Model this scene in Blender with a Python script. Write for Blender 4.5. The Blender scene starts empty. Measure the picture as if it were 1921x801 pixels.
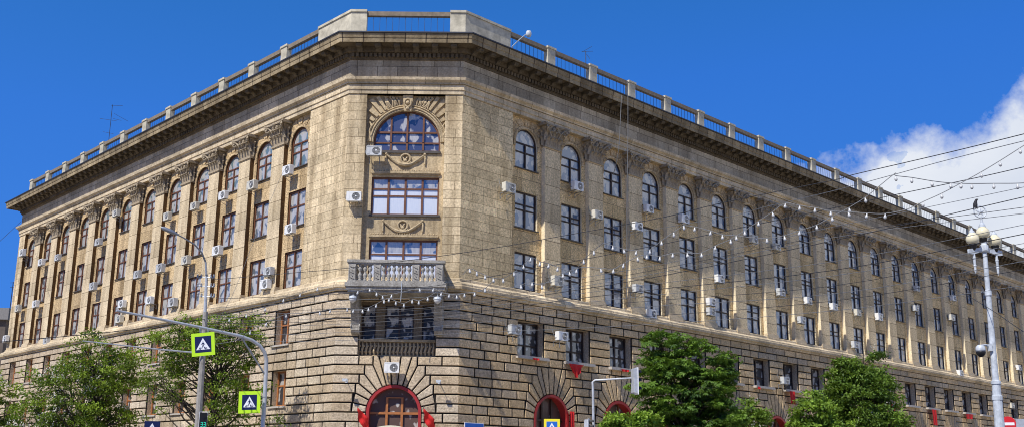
import bpy, bmesh, math, random
from mathutils import Vector, Matrix
R = math.radians
random.seed(7)
SC = bpy.context.scene
COL = SC.collection

# ------------------------------------------------------------------ materials
def new_mat(name):
    m = bpy.data.materials.new(name); m.use_nodes = True
    nt = m.node_tree; nt.nodes.clear()
    out = nt.nodes.new('ShaderNodeOutputMaterial')
    bs = nt.nodes.new('ShaderNodeBsdfPrincipled')
    nt.links.new(bs.outputs[0], out.inputs[0])
    return m, nt, bs
def N(nt, kind, **kw):
    n = nt.nodes.new(kind)
    for k, v in kw.items(): setattr(n, k, v)
    return n
def rgba(c): return (c[0], c[1], c[2], 1)
def mixc(nt, fac, a, b, blend='MIX'):
    n = nt.nodes.new('ShaderNodeMix'); n.data_type = 'RGBA'; n.blend_type = blend
    for sock, v in ((n.inputs[0], fac), (n.inputs[6], a), (n.inputs[7], b)):
        if isinstance(v, (int, float)): sock.default_value = v
        elif isinstance(v, tuple): sock.default_value = rgba(v)
        else: nt.links.new(v, sock)
    return n.outputs[2]
def noise(nt, vec, scale, detail=4, rough=.55):
    n = N(nt, 'ShaderNodeTexNoise'); n.inputs['Scale'].default_value = scale
    n.inputs['Detail'].default_value = detail; n.inputs['Roughness'].default_value = rough
    if vec is not None: nt.links.new(vec, n.inputs['Vector'])
    return n.outputs['Fac']
def ramp(nt, fac, p0, p1, c0=(0, 0, 0), c1=(1, 1, 1)):
    n = N(nt, 'ShaderNodeValToRGB'); e = n.color_ramp.elements
    e[0].position, e[1].position = p0, p1; e[0].color, e[1].color = rgba(c0), rgba(c1)
    nt.links.new(fac, n.inputs[0]); return n.outputs[0]
def mapping(nt, vec, scale):
    n = N(nt, 'ShaderNodeMapping'); n.inputs['Scale'].default_value = scale
    nt.links.new(vec, n.inputs['Vector']); return n.outputs[0]
def bump(nt, h, strength, dist, bs, prev=None):
    b = N(nt, 'ShaderNodeBump'); b.inputs['Strength'].default_value = strength
    b.inputs['Distance'].default_value = dist; nt.links.new(h, b.inputs['Height'])
    if prev is not None: nt.links.new(prev, b.inputs['Normal'])
    nt.links.new(b.outputs[0], bs.inputs['Normal']); return b.outputs[0]

def stone(name, ca, cb, bw=None, bh=None, mortar=.014, mcol=(.10, .075, .05), grain=.35, bstr=.5, streak=.5, gscale=9):
    """limestone: optional coursed joints in the wall's own metre coordinates, grain, stains"""
    m, nt, bs = new_mat(name)
    bs.inputs['Roughness'].default_value = .9
    bs.inputs['Specular IOR Level'].default_value = .2
    uv = N(nt, 'ShaderNodeUVMap').outputs[0]
    pos = N(nt, 'ShaderNodeTexCoord').outputs['Object']
    big = noise(nt, pos, .35, 5)
    fine = noise(nt, pos, gscale, 7, .7)
    mid = noise(nt, pos, 1.7, 5)
    if bw:
        br = N(nt, 'ShaderNodeTexBrick'); nt.links.new(uv, br.inputs['Vector'])
        br.inputs['Color1'].default_value = rgba(ca); br.inputs['Color2'].default_value = rgba(cb)
        br.inputs['Mortar'].default_value = rgba(mcol)
        br.inputs['Scale'].default_value = 1; br.inputs['Mortar Size'].default_value = mortar
        br.inputs['Mortar Smooth'].default_value = .25; br.inputs['Bias'].default_value = -.15
        br.inputs['Brick Width'].default_value = bw; br.inputs['Row Height'].default_value = bh
        br.offset = .43; br.squash = .78; br.squash_frequency = 3
        col = br.outputs['Color']
    else:
        col = mixc(nt, mid, ca, cb)
    col = mixc(nt, .8, col, ramp(nt, big, .3, .72, (.72, .71, .69), (1.32, 1.29, 1.24)), 'MULTIPLY')
    col = mixc(nt, grain, col, ramp(nt, fine, .34, .66, (.30, .27, .23), (1.70, 1.68, 1.62)), 'MULTIPLY')
    st = noise(nt, mapping(nt, uv, (1.6, .16, 1)), 1.0, 5, .6)
    col = mixc(nt, streak, col, ramp(nt, st, .42, .66, (1, 1, 1), (.42, .38, .33)), 'MULTIPLY')
    nt.links.new(col, bs.inputs['Base Color'])
    b1 = bump(nt, fine, bstr, .05, bs)
    if bw:
        inv = N(nt, 'ShaderNodeMath', operation='SUBTRACT'); inv.inputs[0].default_value = 1
        nt.links.new(br.outputs['Fac'], inv.inputs[1])
        bump(nt, inv.outputs[0], .6, .02, bs, b1)
    return m

def plain(name, c, rough=.6, metal=0, var=.25, scale=6, spec=.4, bstr=0):
    m, nt, bs = new_mat(name)
    bs.inputs['Roughness'].default_value = rough; bs.inputs['Metallic'].default_value = metal
    bs.inputs['Specular IOR Level'].default_value = spec
    pos = N(nt, 'ShaderNodeTexCoord').outputs['Object']
    f = noise(nt, pos, scale, 6, .65)
    col = mixc(nt, var, c, ramp(nt, f, .3, .7, tuple(x * .35 for x in c), tuple(min(1, x * 1.35) for x in c)))
    nt.links.new(col, bs.inputs['Base Color'])
    if bstr: bump(nt, f, bstr, .02, bs)
    return m

M = {}
M['ashlar'] = stone('ashlar stone', (.76, .625, .415), (.55, .45, .29), .98, .455, .011, mcol=(.26, .195, .115), grain=.45, streak=.75)
M['infill'] = stone('infill stone', (.67, .515, .31), (.50, .38, .22), 1.5, .95, .011, mcol=(.2, .14, .08), grain=.7, bstr=1.0, gscale=13, streak=.7)
M['infill_sunlit'] = stone('sunlit infill stone', (.82, .62, .34), (.62, .46, .235), 1.5, .95, .011, mcol=(.2, .14, .08), grain=.75, bstr=1.0, gscale=13)  # right wing copy of infill with golden sunlight put into the colour
M['pilaster_sunlit'] = stone('sunlit pilaster stone', (.82, .665, .42), (.63, .50, .305), 7.3, 1.02, .014, mcol=(.2, .14, .08), grain=.55, streak=.4)  # right wing pilasters, warm sunlight mixed into the stone colour
M['ashlar_sunlit'] = stone('sunlit ashlar stone', (.82, .66, .40), (.60, .475, .28), .98, .455, .011, mcol=(.26, .19, .1), grain=.55, streak=.4)  # right wing ashlar, tinted to look golden-lit
M['reveal_sunlit'] = stone('pale sunlit reveal stone', (.88, .78, .56), (.76, .65, .44), None, grain=.3, streak=.2)  # sides facing the sun, their sunlight painted in as a paler colour
M['pilaster'] = stone('pilaster stone', (.74, .615, .42), (.57, .47, .31), 7.3, 1.02, .016, mcol=(.16, .115, .065), grain=.42, streak=.65)
M['shade_side'] = stone('shaded reveal stone', (.15, .085, .035), (.09, .05, .022), None, grain=.4)  # sides turned from the sun, their shade put into the colour
M['frieze'] = stone('frieze stone', (.53, .465, .35), (.34, .295, .22), 1.32, 2.2, .016, mcol=(.16, .135, .10), streak=.5)
M['mould'] = stone('moulding stone', (.74, .62, .43), (.54, .45, .31), 1.7, 3.0, .012, mcol=(.2, .16, .1), streak=.45)
M['cornice'] = stone('cornice stone', (.20, .16, .11), (.10, .08, .055), None, streak=.5)  # weathered dark, and deepened in colour as eaves shade
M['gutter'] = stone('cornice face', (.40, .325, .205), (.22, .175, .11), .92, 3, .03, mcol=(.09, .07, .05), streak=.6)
M['bracket'] = stone('bracket stone', (.17, .14, .10), (.09, .075, .055), None)  # darkened in colour too, for the shade under the cornice
M['capital'] = stone('capital stone', (.54, .455, .33), (.30, .25, .18), None, grain=.4)
M['rustic'] = stone('rusticated stone', (.63, .53, .395), (.46, .38, .28), None, grain=.55, bstr=.9, gscale=11, streak=.3)
for nm, ca, cb in (('rustic_sunlit', (.76, .585, .36), (.56, .42, .25)), ('rustic_brown', (.66, .50, .30), (.48, .36, .21)), ('rustic_warm', (.60, .49, .345), (.43, .345, .24)), ('rustic_pale', (.70, .61, .475), (.54, .46, .35))):  # the two right-wing mixes carry golden light in their colour
    M[nm] = stone(nm.replace('_', ' ') + ' stone', ca, cb, None, grain=.55, bstr=.9, gscale=11, streak=.3)
M['shadowed'] = stone('sooty recess stone', (.26, .215, .16), (.17, .14, .105), None, grain=.5)  # balcony shade painted into the recess stone as a darker colour
M['joint'] = plain('dirty joint', (.028, .023, .018), .95, var=.6)
M['parapet'] = plain('painted parapet plaster', (.58, .53, .40), .85, var=.7, scale=1.6, spec=.2, bstr=.3)
M['rail'] = plain('weathered rail concrete', (.25, .205, .15), .9, var=.5, scale=4, spec=.2, bstr=.4)
M['relief'] = stone('relief stone', (.64, .52, .335), (.44, .35, .22), None, grain=.4)
M['balcony'] = stone('grey balcony stone', (.44, .43, .405), (.27, .265, .25), None, grain=.5, streak=.6, gscale=14)
M['bars'] = plain('dark steel bars', (.05, .055, .07), .6, .3)
M['roof'] = plain('roof sheet', (.22, .21, .2), .7)
M['frame_dark'] = plain('dark brown window wood', (.040, .022, .016), .5, var=.3)
M['frame_red'] = plain('red brown window wood', (.17, .070, .034), .5, var=.4)
M['frame_orange'] = plain('orange varnished wood', (.42, .16, .05), .45, var=.35)
M['sill'] = plain('tin sill', (.10, .085, .07), .5, .2, var=.4)
M['ledge'] = plain('pale ledge stone', (.52, .47, .40), .9, var=.4, bstr=.3)
M['red_paint'] = plain('red painted surround', (.36, .028, .028), .5, var=.25)
M['dark_wood'] = plain('dark panel', (.06, .032, .022), .5, var=.5)
M['ac_white'] = plain('air conditioner casing', (.80, .80, .77), .45, var=.1, scale=3)
M['ac_yellowed'] = plain('yellowed air conditioner casing', (.66, .63, .53), .5, var=.3, scale=2)
M['ac_grey'] = plain('greying air conditioner casing', (.58, .59, .58), .5, var=.35, scale=2)
M['ac_dark'] = plain('fan grille', (.035, .037, .042), .5, var=.2)
M['steel'] = plain('galvanised steel', (.30, .315, .34), .45, .6, var=.35, scale=9)
M['steel_light'] = plain('light galvanised steel', (.52, .54, .56), .5, .3, var=.3, scale=7)
M['steel_dark'] = plain('dark steel', (.045, .05, .055), .5, .3)
M['concrete'] = plain('old concrete', (.34, .32, .29), .95, var=.55, scale=5, spec=.2, bstr=.5)
M['white_paint'] = plain('white enamel', (.56, .60, .63), .35, var=.55, scale=5)
M['globe'] = plain('cream lamp glass', (.78, .70, .47), .2, var=.08, scale=3, spec=.6)
M['wire'] = plain('black cable', (.025, .025, .028), .6, var=.1)
M['wire_grey'] = plain('grey cable', (.16, .165, .17), .6, var=.2)
M['bulb'] = plain('white bulb glass', (.56, .56, .54), .2, var=.03, spec=.6)
M['sign_lime'] = plain('fluorescent lime sheeting', (.50, .82, .02), .5, var=.05)
M['sign_yellow'] = plain('yellow sheeting', (.85, .72, .03), .5, var=.05)
M['sign_navy'] = plain('navy sign film', (.006, .012, .075), .4, var=.05)
M['sign_blue'] = plain('blue sign film', (.02, .13, .52), .4, var=.05)
M['sign_white'] = plain('white sign film', (.82, .83, .86), .4, var=.04)
M['sign_red'] = plain('red sign film', (.62, .02, .025), .4, var=.05)
M['black'] = plain('black plastic', (.012, .012, .014), .5, var=.1)
M['cloth'] = plain('red cloth', (.62, .018, .018), .75, var=.25, scale=5)
M['cream'] = plain('cream panel', (.74, .68, .52), .6, var=.1)
M['bark'] = plain('bark', (.055, .042, .03), .95, var=.6, scale=9, bstr=.8)
M['asphalt'] = plain('asphalt', (.085, .08, .075), .9, var=.4, scale=20)
M['paving'] = plain('paving', (.42, .35, .26), .9, var=.4, scale=8)
M['grass'] = plain('lawn', (.05, .08, .025), .9, var=.5, scale=12)
M['marking'] = plain('road paint', (.75, .75, .72), .7, var=.25)
M['far_wall'] = plain('far wall', (.13, .105, .085), .9, var=.4, scale=1)
M['blossom'] = plain('white blossom', (.78, .76, .68), .7, var=.1)
M['bird'] = plain('grey black plumage', (.03, .03, .034), .7, var=.5, scale=14)

def glass_mat(name, tint, amount, pale, blind=None):
    m, nt, bs = new_mat(name)
    uv = N(nt, 'ShaderNodeUVMap').outputs[0]
    rnd = N(nt, 'ShaderNodeObjectInfo').outputs['Random']
    wob = noise(nt, mapping(nt, uv, (9, .7, 1)), 2.2, 3)
    # curtain folds, drawn to a height that differs window by window
    cur = mixc(nt, wob, (.24, .235, .22), (.68, .66, .61))
    sep = N(nt, 'ShaderNodeSeparateXYZ'); nt.links.new(uv, sep.inputs[0])
    off = N(nt, 'ShaderNodeVectorMath', operation='ADD')
    nt.links.new(uv, off.inputs[0]); cmb = N(nt, 'ShaderNodeCombineXYZ')
    mul = N(nt, 'ShaderNodeMath', operation='MULTIPLY'); nt.links.new(rnd, mul.inputs[0]); mul.inputs[1].default_value = 57
    nt.links.new(mul.outputs[0], cmb.inputs[0]); nt.links.new(mul.outputs[0], cmb.inputs[1]); nt.links.new(cmb.outputs[0], off.inputs[1])
    blot = noise(nt, mapping(nt, off.outputs[0], (1.5, 1.1, 1)), 1.7, 2, .4)
    drawn = ramp(nt, blot, .5 - pale, .56 - pale)
    if blind:      # white roller blinds let down to about this height above the sill
        lev = N(nt, 'ShaderNodeMath', operation='LESS_THAN'); nt.links.new(sep.outputs[1], lev.inputs[0]); lev.inputs[1].default_value = blind
        inside = mixc(nt, lev.outputs[0], mixc(nt, drawn, tint, cur), mixc(nt, wob, (.62, .66, .70), (.82, .84, .86)))
    else: inside = mixc(nt, drawn, tint, cur)
    nt.links.new(inside, bs.inputs['Base Color']); bs.inputs['Roughness'].default_value = .6
    gl = N(nt, 'ShaderNodeBsdfGlossy'); gl.inputs['Roughness'].default_value = .03
    gl.inputs['Color'].default_value = (.85, .88, .92, 1)
    rip = noise(nt, mapping(nt, off.outputs[0], (1, 1, 1)), 2.5, 1)
    bp = N(nt, 'ShaderNodeBump'); bp.inputs['Strength'].default_value = .05; bp.inputs['Distance'].default_value = .05
    nt.links.new(rip, bp.inputs['Height']); nt.links.new(bp.outputs[0], gl.inputs['Normal'])
    fr = N(nt, 'ShaderNodeFresnel'); fr.inputs[0].default_value = 1.5
    ad = N(nt, 'ShaderNodeMath', operation='ADD', use_clamp=True); nt.links.new(fr.outputs[0], ad.inputs[0]); ad.inputs[1].default_value = amount
    mx = N(nt, 'ShaderNodeMixShader'); nt.links.new(ad.outputs[0], mx.inputs[0])
    nt.links.new(bs.outputs[0], mx.inputs[1]); nt.links.new(gl.outputs[0], mx.inputs[2])
    out = [n for n in nt.nodes if n.type == 'OUTPUT_MATERIAL'][0]
    nt.links.new(mx.outputs[0], out.inputs[0])
    return m
M['glass_right'] = glass_mat('glazing with blinds', (.09, .155, .25), .10, .03)  # blue tint paints the reflected sky into the right wing panes
M['glass_left'] = glass_mat('glazing with net curtains', (.11, .125, .135), .08, .08)
M['glass_corner'] = glass_mat('corner glazing', (.02, .025, .08), .12, -.04)
M['glass_dark'] = glass_mat('curtained doorway glazing', (.10, .055, .04), -.035, -.1)
M['glass_blind'] = glass_mat('corner glazing with blinds', (.05, .09, .18), .18, .1, 1.36)
M['glass_teal'] = glass_mat('pale net-curtained glazing', (.13, .19, .195), .07, .08)
M['glass_shade'] = glass_mat('deeply shaded glazing', (.022, .02, .018), -.025, .0)  # shade under the balcony put into the dark tint and weak reflection
M['glass_low'] = glass_mat('shaded glazing', (.015, .018, .025), .10, -.02)

def leaf_mat(name, ca, cb):
    m, nt, bs = new_mat(name)
    uv = N(nt, 'ShaderNodeUVMap').outputs[0]
    sep = N(nt, 'ShaderNodeSeparateXYZ'); nt.links.new(uv, sep.inputs[0])
    col = mixc(nt, sep.outputs[0], ca, cb)
    nt.links.new(col, bs.inputs['Base Color']); bs.inputs['Roughness'].default_value = .55
    bs.inputs['Specular IOR Level'].default_value = .35
    tr = N(nt, 'ShaderNodeBsdfTranslucent'); nt.links.new(mixc(nt, .5, col, (.30, .42, .02)), tr.inputs['Color'])
    mx = N(nt, 'ShaderNodeMixShader'); mx.inputs[0].default_value = .3
    nt.links.new(bs.outputs[0], mx.inputs[1]); nt.links.new(tr.outputs[0], mx.inputs[2])
    out = [n for n in nt.nodes if n.type == 'OUTPUT_MATERIAL'][0]
    nt.links.new(mx.outputs[0], out.inputs[0]); return m
M['leaf_dark'] = leaf_mat('chestnut leaves', (.022, .065, .010), (.19, .33, .035))
M['leaf_mid'] = leaf_mat('linden leaves', (.03, .075, .012), (.23, .36, .045))
M['leaf_fresh'] = leaf_mat('young leaves', (.06, .13, .015), (.32, .48, .05))
M['leaf_olive'] = leaf_mat('robinia leaves', (.033, .072, .009), (.32, .45, .038))

def emit(name, c, s):
    m = bpy.data.materials.new(name); m.use_nodes = True; nt = m.node_tree; nt.nodes.clear()
    o = nt.nodes.new('ShaderNodeOutputMaterial'); e = nt.nodes.new('ShaderNodeEmission')
    e.inputs[0].default_value = rgba(c); e.inputs[1].default_value = s; nt.links.new(e.outputs[0], o.inputs[0]); return m
M['signal_green'] = emit('lit green digits', (.05, .85, .62), 1.0)

# ------------------------------------------------------------------ mesh helpers
class MB:
    """collects faces (optionally with metre UVs) into one mesh"""
    def __init__(s): s.v = []; s.f = []; s.uv = []; s.mi = []; s.cur = 0
    def face(s, pts, uv=None):
        i = len(s.v); s.v += [tuple(p) for p in pts]; s.f.append(tuple(range(i, i + len(pts))))
        s.uv.append(uv if uv else [(p[0], p[2]) for p in pts]); s.mi.append(s.cur)
    def box(s, x0, x1, y0, y1, z0, z1, T=None):
        c = [Vector((x, y, z)) for x in (x0, x1) for y in (y0, y1) for z in (z0, z1)]
        for q in ((0, 1, 3, 2), (4, 6, 7, 5), (0, 4, 5, 1), (2, 3, 7, 6), (0, 2, 6, 4), (1, 5, 7, 3)):
            p = [c[k] for k in q]
            d = [max(a[k] for a in p) - min(a[k] for a in p) for k in range(3)]
            uv = [((a[0] + a[1]) if d[2] > 1e-9 else a[0], a[2] if d[2] > 1e-9 else a[1]) for a in p]
            s.face([T(*a) for a in p] if T else p, uv)
    def tube(s, pts, r, n=6, cap=True):
        pts = [Vector(p) for p in pts]
        if not isinstance(r, (list, tuple)): r = [r] * len(pts)
        rings = []
        for i, p in enumerate(pts):
            t = (pts[min(i + 1, len(pts) - 1)] - pts[max(i - 1, 0)]).normalized()
            a = t.orthogonal().normalized() if i == 0 else (u - t * u.dot(t)).normalized()
            u = a; b = t.cross(a)
            rings.append([p + (a * math.cos(2 * math.pi * k / n) + b * math.sin(2 * math.pi * k / n)) * r[i] for k in range(n)])
        i0 = len(s.v)
        for rg in rings: s.v += [tuple(p) for p in rg]
        for i in range(len(rings) - 1):
            for k in range(n):
                k2 = (k + 1) % n
                s.f.append((i0 + i * n + k, i0 + i * n + k2, i0 + (i + 1) * n + k2, i0 + (i + 1) * n + k))
                s.uv.append([(k / n, i), ((k + 1) / n, i), ((k + 1) / n, i + 1), (k / n, i + 1)]); s.mi.append(s.cur)
        if cap:
            for rg in (rings[0][::-1], rings[-1]): s.face(rg)
    def lathe(s, prof, c=(0, 0, 0), n=16, axis='z'):
        c = Vector(c); i0 = len(s.v)
        for r, z in prof:
            for k in range(n):
                a = 2 * math.pi * k / n; x, y = r * math.cos(a), r * math.sin(a)
                p = (x, y, z) if axis == 'z' else ((x, z, y) if axis == 'y' else (z, x, y))
                s.v.append(tuple(c + Vector(p)))
        for i in range(len(prof) - 1):
            for k in range(n):
                k2 = (k + 1) % n
                s.f.append((i0 + i * n + k, i0 + i * n + k2, i0 + (i + 1) * n + k2, i0 + (i + 1) * n + k))
                s.uv.append([(k / n, prof[i][1]), ((k + 1) / n, prof[i][1]), ((k + 1) / n, prof[i + 1][1]), (k / n, prof[i + 1][1])]); s.mi.append(s.cur)
        for j in (0, len(prof) - 1):
            if prof[j][0] > 1e-4:
                s.f.append(tuple(i0 + j * n + k for k in range(n))); s.uv.append([(0, 0)] * n); s.mi.append(s.cur)
    def ball(s, c, r, n=8, m=6, sz=1):
        s.lathe([(r * math.sin(math.pi * i / m) + 1e-5, -r * sz * math.cos(math.pi * i / m)) for i in range(m + 1)], c, n)
    def prism(s, poly, y0, y1):
        """polygon in x,z extruded along y"""
        a = [(x, y0, z) for x, z in poly]; b = [(x, y1, z) for x, z in poly]
        s.face(a, poly); s.face(b[::-1], poly[::-1])
        for i in range(len(poly)):
            j = (i + 1) % len(poly); s.face([a[i], b[i], b[j], a[j]])
    def build(s, name, mats, parent=None, smooth=False, weld=False, recalc=True):
        me = bpy.data.meshes.new(name); me.from_pydata(s.v, [], s.f)
        ul = me.uv_layers.new(name='UVMap'); k = 0
        for poly, uv in zip(me.polygons, s.uv):
            for j, li in enumerate(poly.loop_indices): ul.data[li].uv = uv[j]
        for m in (mats if isinstance(mats, (list, tuple)) else [mats]): me.materials.append(m)
        for poly, mi in zip(me.polygons, s.mi): poly.material_index = mi; poly.use_smooth = smooth
        bm = bmesh.new(); bm.from_mesh(me); bm.normal_update()
        if weld: bmesh.ops.remove_doubles(bm, verts=bm.verts, dist=1e-4)
        if recalc: bmesh.ops.recalc_face_normals(bm, faces=bm.faces)
        else: bmesh.ops.reverse_faces(bm, faces=[f for f in bm.faces if f.normal.y < 0])
        bm.to_mesh(me); bm.free(); me.update()
        o = bpy.data.objects.new(name, me); COL.objects.link(o)
        if parent: o.parent = parent
        return o

def thing(name, label, cat, loc=(0, 0, 0), rz=0, group=None):
    o = bpy.data.objects.new(name, None); COL.objects.link(o); o.empty_display_size = .3
    o.location = loc; o.rotation_euler = (0, 0, rz); tag(o, label, cat, group); return o
def tag(o, label, cat, group=None):
    o['label'] = label; o['category'] = cat
    if group: o['group'] = group
    return o
def copy_tree(o, parent=None):
    c = o.copy(); COL.objects.link(c)
    if parent: c.parent = parent
    for ch in list(o.children): copy_tree(ch, c)
    return c

# ------------------------------------------------------------------ the building's plan: two wings and a chamfered corner
A_L, A_R, WC = 0.8055, 0.7653, 5.787
dL = Vector((-math.cos(A_L), math.sin(A_L), 0)); nL = Vector((-math.sin(A_L), -math.cos(A_L), 0))
dR = Vector((math.cos(A_R), math.sin(A_R), 0)); nR = Vector((math.sin(A_R), -math.cos(A_R), 0))
C0, C1 = Vector((0, 0, 0)), Vector((WC, 0, 0))
WING = {'L': (C0, dL, nL), 'R': (C1, dR, nR), 'C': (C0, Vector((1, 0, 0)), Vector((0, -1, 0)))}
L_END, R_END = 46.45, 92.0
BAY = {'L': (4.74, 3.558, 12), 'R': (4.86, 3.6, 22)}
def W(w):
    c, d, n = WING[w]
    return lambda s, off, z: c + d * s + n * off + Vector((0, 0, z))
def place(o, w, s, off, z):
    c, d, n = WING[w]
    o.location = W(w)(s, off, z); o.rotation_euler = (0, 0, math.atan2(n.y, n.x) - math.pi / 2); return o
TL, TR = math.tan(A_L / 2), math.tan(A_R / 2)
def mit(w, s, off):
    """position along a wing, mitred where it touches a chamfer corner"""
    if w == 'L' and abs(s) < 1e-6: return -off * TL
    if w == 'R' and abs(s) < 1e-6: return -off * TR
    if w == 'C' and abs(s) < 1e-6: return -off * TL
    if w == 'C' and abs(s - WC) < 1e-6: return s + off * TR
    if w == 'L' and abs(s - L_END) < 1e-6: return s + off
    return s

PLAN = [C0 + dL * L_END - nL * 16, C0 + dL * L_END, C0, C1, C1 + dR * R_END, C1 + dR * R_END - nR * 16]
def offset_plan(off):
    out = []
    for i, p in enumerate(PLAN):
        ds = []
        if i > 0: ds.append((PLAN[i] - PLAN[i - 1]).normalized())
        if i < len(PLAN) - 1: ds.append((PLAN[i + 1] - PLAN[i]).normalized())
        ns = [Vector((d.y, -d.x, 0)) for d in ds]          # outward: to the right of travel
        n = sum(ns, Vector()); n.normalize()
        out.append(p + n * (off / max(.2, n.dot(ns[0]))))
    return out
LEN = [0]
for i in range(1, len(PLAN)): LEN.append(LEN[-1] + (PLAN[i] - PLAN[i - 1]).length)
def sweep(mb, prof):
    rows = [(offset_plan(o), z) for o, z in prof]
    for (ra, za), (rb, zb) in zip(rows, rows[1:]):
        v0 = 0
        for i in range(len(PLAN) - 1):
            a0, a1, b0, b1 = ra[i], ra[i + 1], rb[i], rb[i + 1]
            mb.face([(a0.x, a0.y, za), (a1.x, a1.y, za), (b1.x, b1.y, zb), (b0.x, b0.y, zb)],
                    [(LEN[i], za), (LEN[i + 1], za), (LEN[i + 1], zb), (LEN[i], zb)])

def panel(mb, w, s0, s1, z0, z1, off, holes=(), mi=0, mi_rev=None):
    """wall face in the plane off, with holes ('r',a,b,z0,z1,depth) or ('a',centre,zspring,r,zsill,depth)"""
    F = W(w)
    P = lambda s, z, o=off: F(mit(w, s, o), o, z)
    def q(a, b, c, d): 
        if b - a > 1e-5 and d - c > 1e-5: mb.face([P(a, c), P(b, c), P(b, d), P(a, d)], [(a, c), (b, c), (b, d), (a, d)])
    cols = {}
    for h in holes:
        a, b = (h[1], h[2]) if h[0] == 'r' else (h[1] - h[3], h[1] + h[3])
        cols.setdefault((round(a, 4), round(b, 4)), []).append(h)
    mb.cur = mi; x = s0
    for (a, b), hs in sorted(cols.items()):
        q(x, a, z0, z1); z = z0
        for h in sorted(hs, key=lambda h: h[3] if h[0] == 'r' else h[4]):
            mb.cur = mi
            if h[0] == 'r':
                _, _, _, h0, h1, dep = h; q(a, b, z, h0); z = h1
                ring = [(a, h0), (b, h0), (b, h1), (a, h1)]; closed = True
            else:
                _, cs, zs, r, h0, dep = h; q(a, b, z, h0)
                n = 16; arc = [(cs + r * math.cos(math.pi * k / n), zs + r * math.sin(math.pi * k / n)) for k in range(n + 1)]
                top = zs + r + .06
                for k in range(n):
                    (xa, za), (xb, zb) = arc[k], arc[k + 1]
                    mb.face([P(xb, zb), P(xa, za), P(xa, top), P(xb, top)], [(xb, zb), (xa, za), (xa, top), (xb, top)])
                z = top; ring = [(a, h0), (b, h0)] + arc
            mb.cur = mi if mi_rev is None else mi_rev
            for k in range(len(ring)):
                (xa, za), (xb, zb) = ring[k], ring[(k + 1) % len(ring)]
                if abs(xa - xb) + abs(za - zb) < 1e-6: continue
                mb.face([P(xa, za), P(xb, zb), P(xb, zb, off - dep), P(xa, za, off - dep)],
                        [(xa, za), (xb, zb), (xb + dep, zb), (xa + dep, za)])
        mb.cur = mi; q(a, b, z, z1); x = b
    q(x, s1, z0, z1); mb.cur = 0
# ------------------------------------------------------------------ rusticated stonework
def inset(poly, d):
    n = len(poly); out = []
    for i in range(n):
        p0, p1, p2 = (Vector(poly[(i + k - 1) % n]) for k in range(3))
        e1, e2 = (p1 - p0).normalized(), (p2 - p1).normalized()
        n1, n2 = Vector((-e1.y, e1.x)), Vector((-e2.y, e2.x))
        b = n1 + n2
        if b.length < 1e-6: b = n1
        b.normalize(); out.append(tuple(p1 + b * (d / max(.35, b.dot(n1)))))
    return out
def area(p): return sum(p[i - 1][0] * p[i][1] - p[i][0] * p[i - 1][1] for i in range(len(p))) / 2
B_OFF, F_OFF = .09, .20
def block(mb, w, poly, s_lo=None, s_hi=None):
    if area(poly) < 0: poly = poly[::-1]
    if area(poly) < .02: return
    F = W(w); ends = {'L': (0, L_END), 'R': (0, R_END), 'C': (0, WC)}[w]
    p0 = inset(poly, .026); p1 = inset(poly, .031); p2 = inset(poly, .058)
    jit = random.uniform(-.008, .012)
    def lift(p, src, off):
        r = []
        for (s, z), (so, zo) in zip(p, src):
            e = [x for x in ends if abs(so - x) < 1e-6]
            r.append(F(mit(w, e[0], off), off, z) if e else F(s, off, z))
        return r
    r0, r1, r2 = lift(p0, poly, B_OFF), lift(p1, poly, F_OFF - .03), lift(p2, poly, F_OFF + jit)
    n = len(poly); t = random.uniform(0, 40); mb.cur = random.choice((0, 0, 1, 2))
    tone = mb.cur
    for a, b, pa, pb in ((r0, r1, p0, p1), (r1, r2, p1, p2)):
        mb.cur = 3 if a is r0 else tone
        for i in range(n):
            j = (i + 1) % n
            mb.face([a[i], a[j], b[j], b[i]], [(pa[i][0] + t, pa[i][1]), (pa[j][0] + t, pa[j][1]), (pb[j][0] + t, pb[j][1]), (pb[i][0] + t, pb[i][1])])
    mb.face(r2, [(x + t, z) for x, z in p2])
CZ, CH = 7.21, .445
SPRING = CZ - 6 * CH
def cz(k): return CZ + CH * k
def fan_x(k): # half width of the voussoir fan in course k
    if k < -6: return 1.30
    zm = cz(k) + .2; return 2.0 * math.sqrt(max(.02, 1 - ((zm - SPRING) / 2.86) ** 2))
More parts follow.
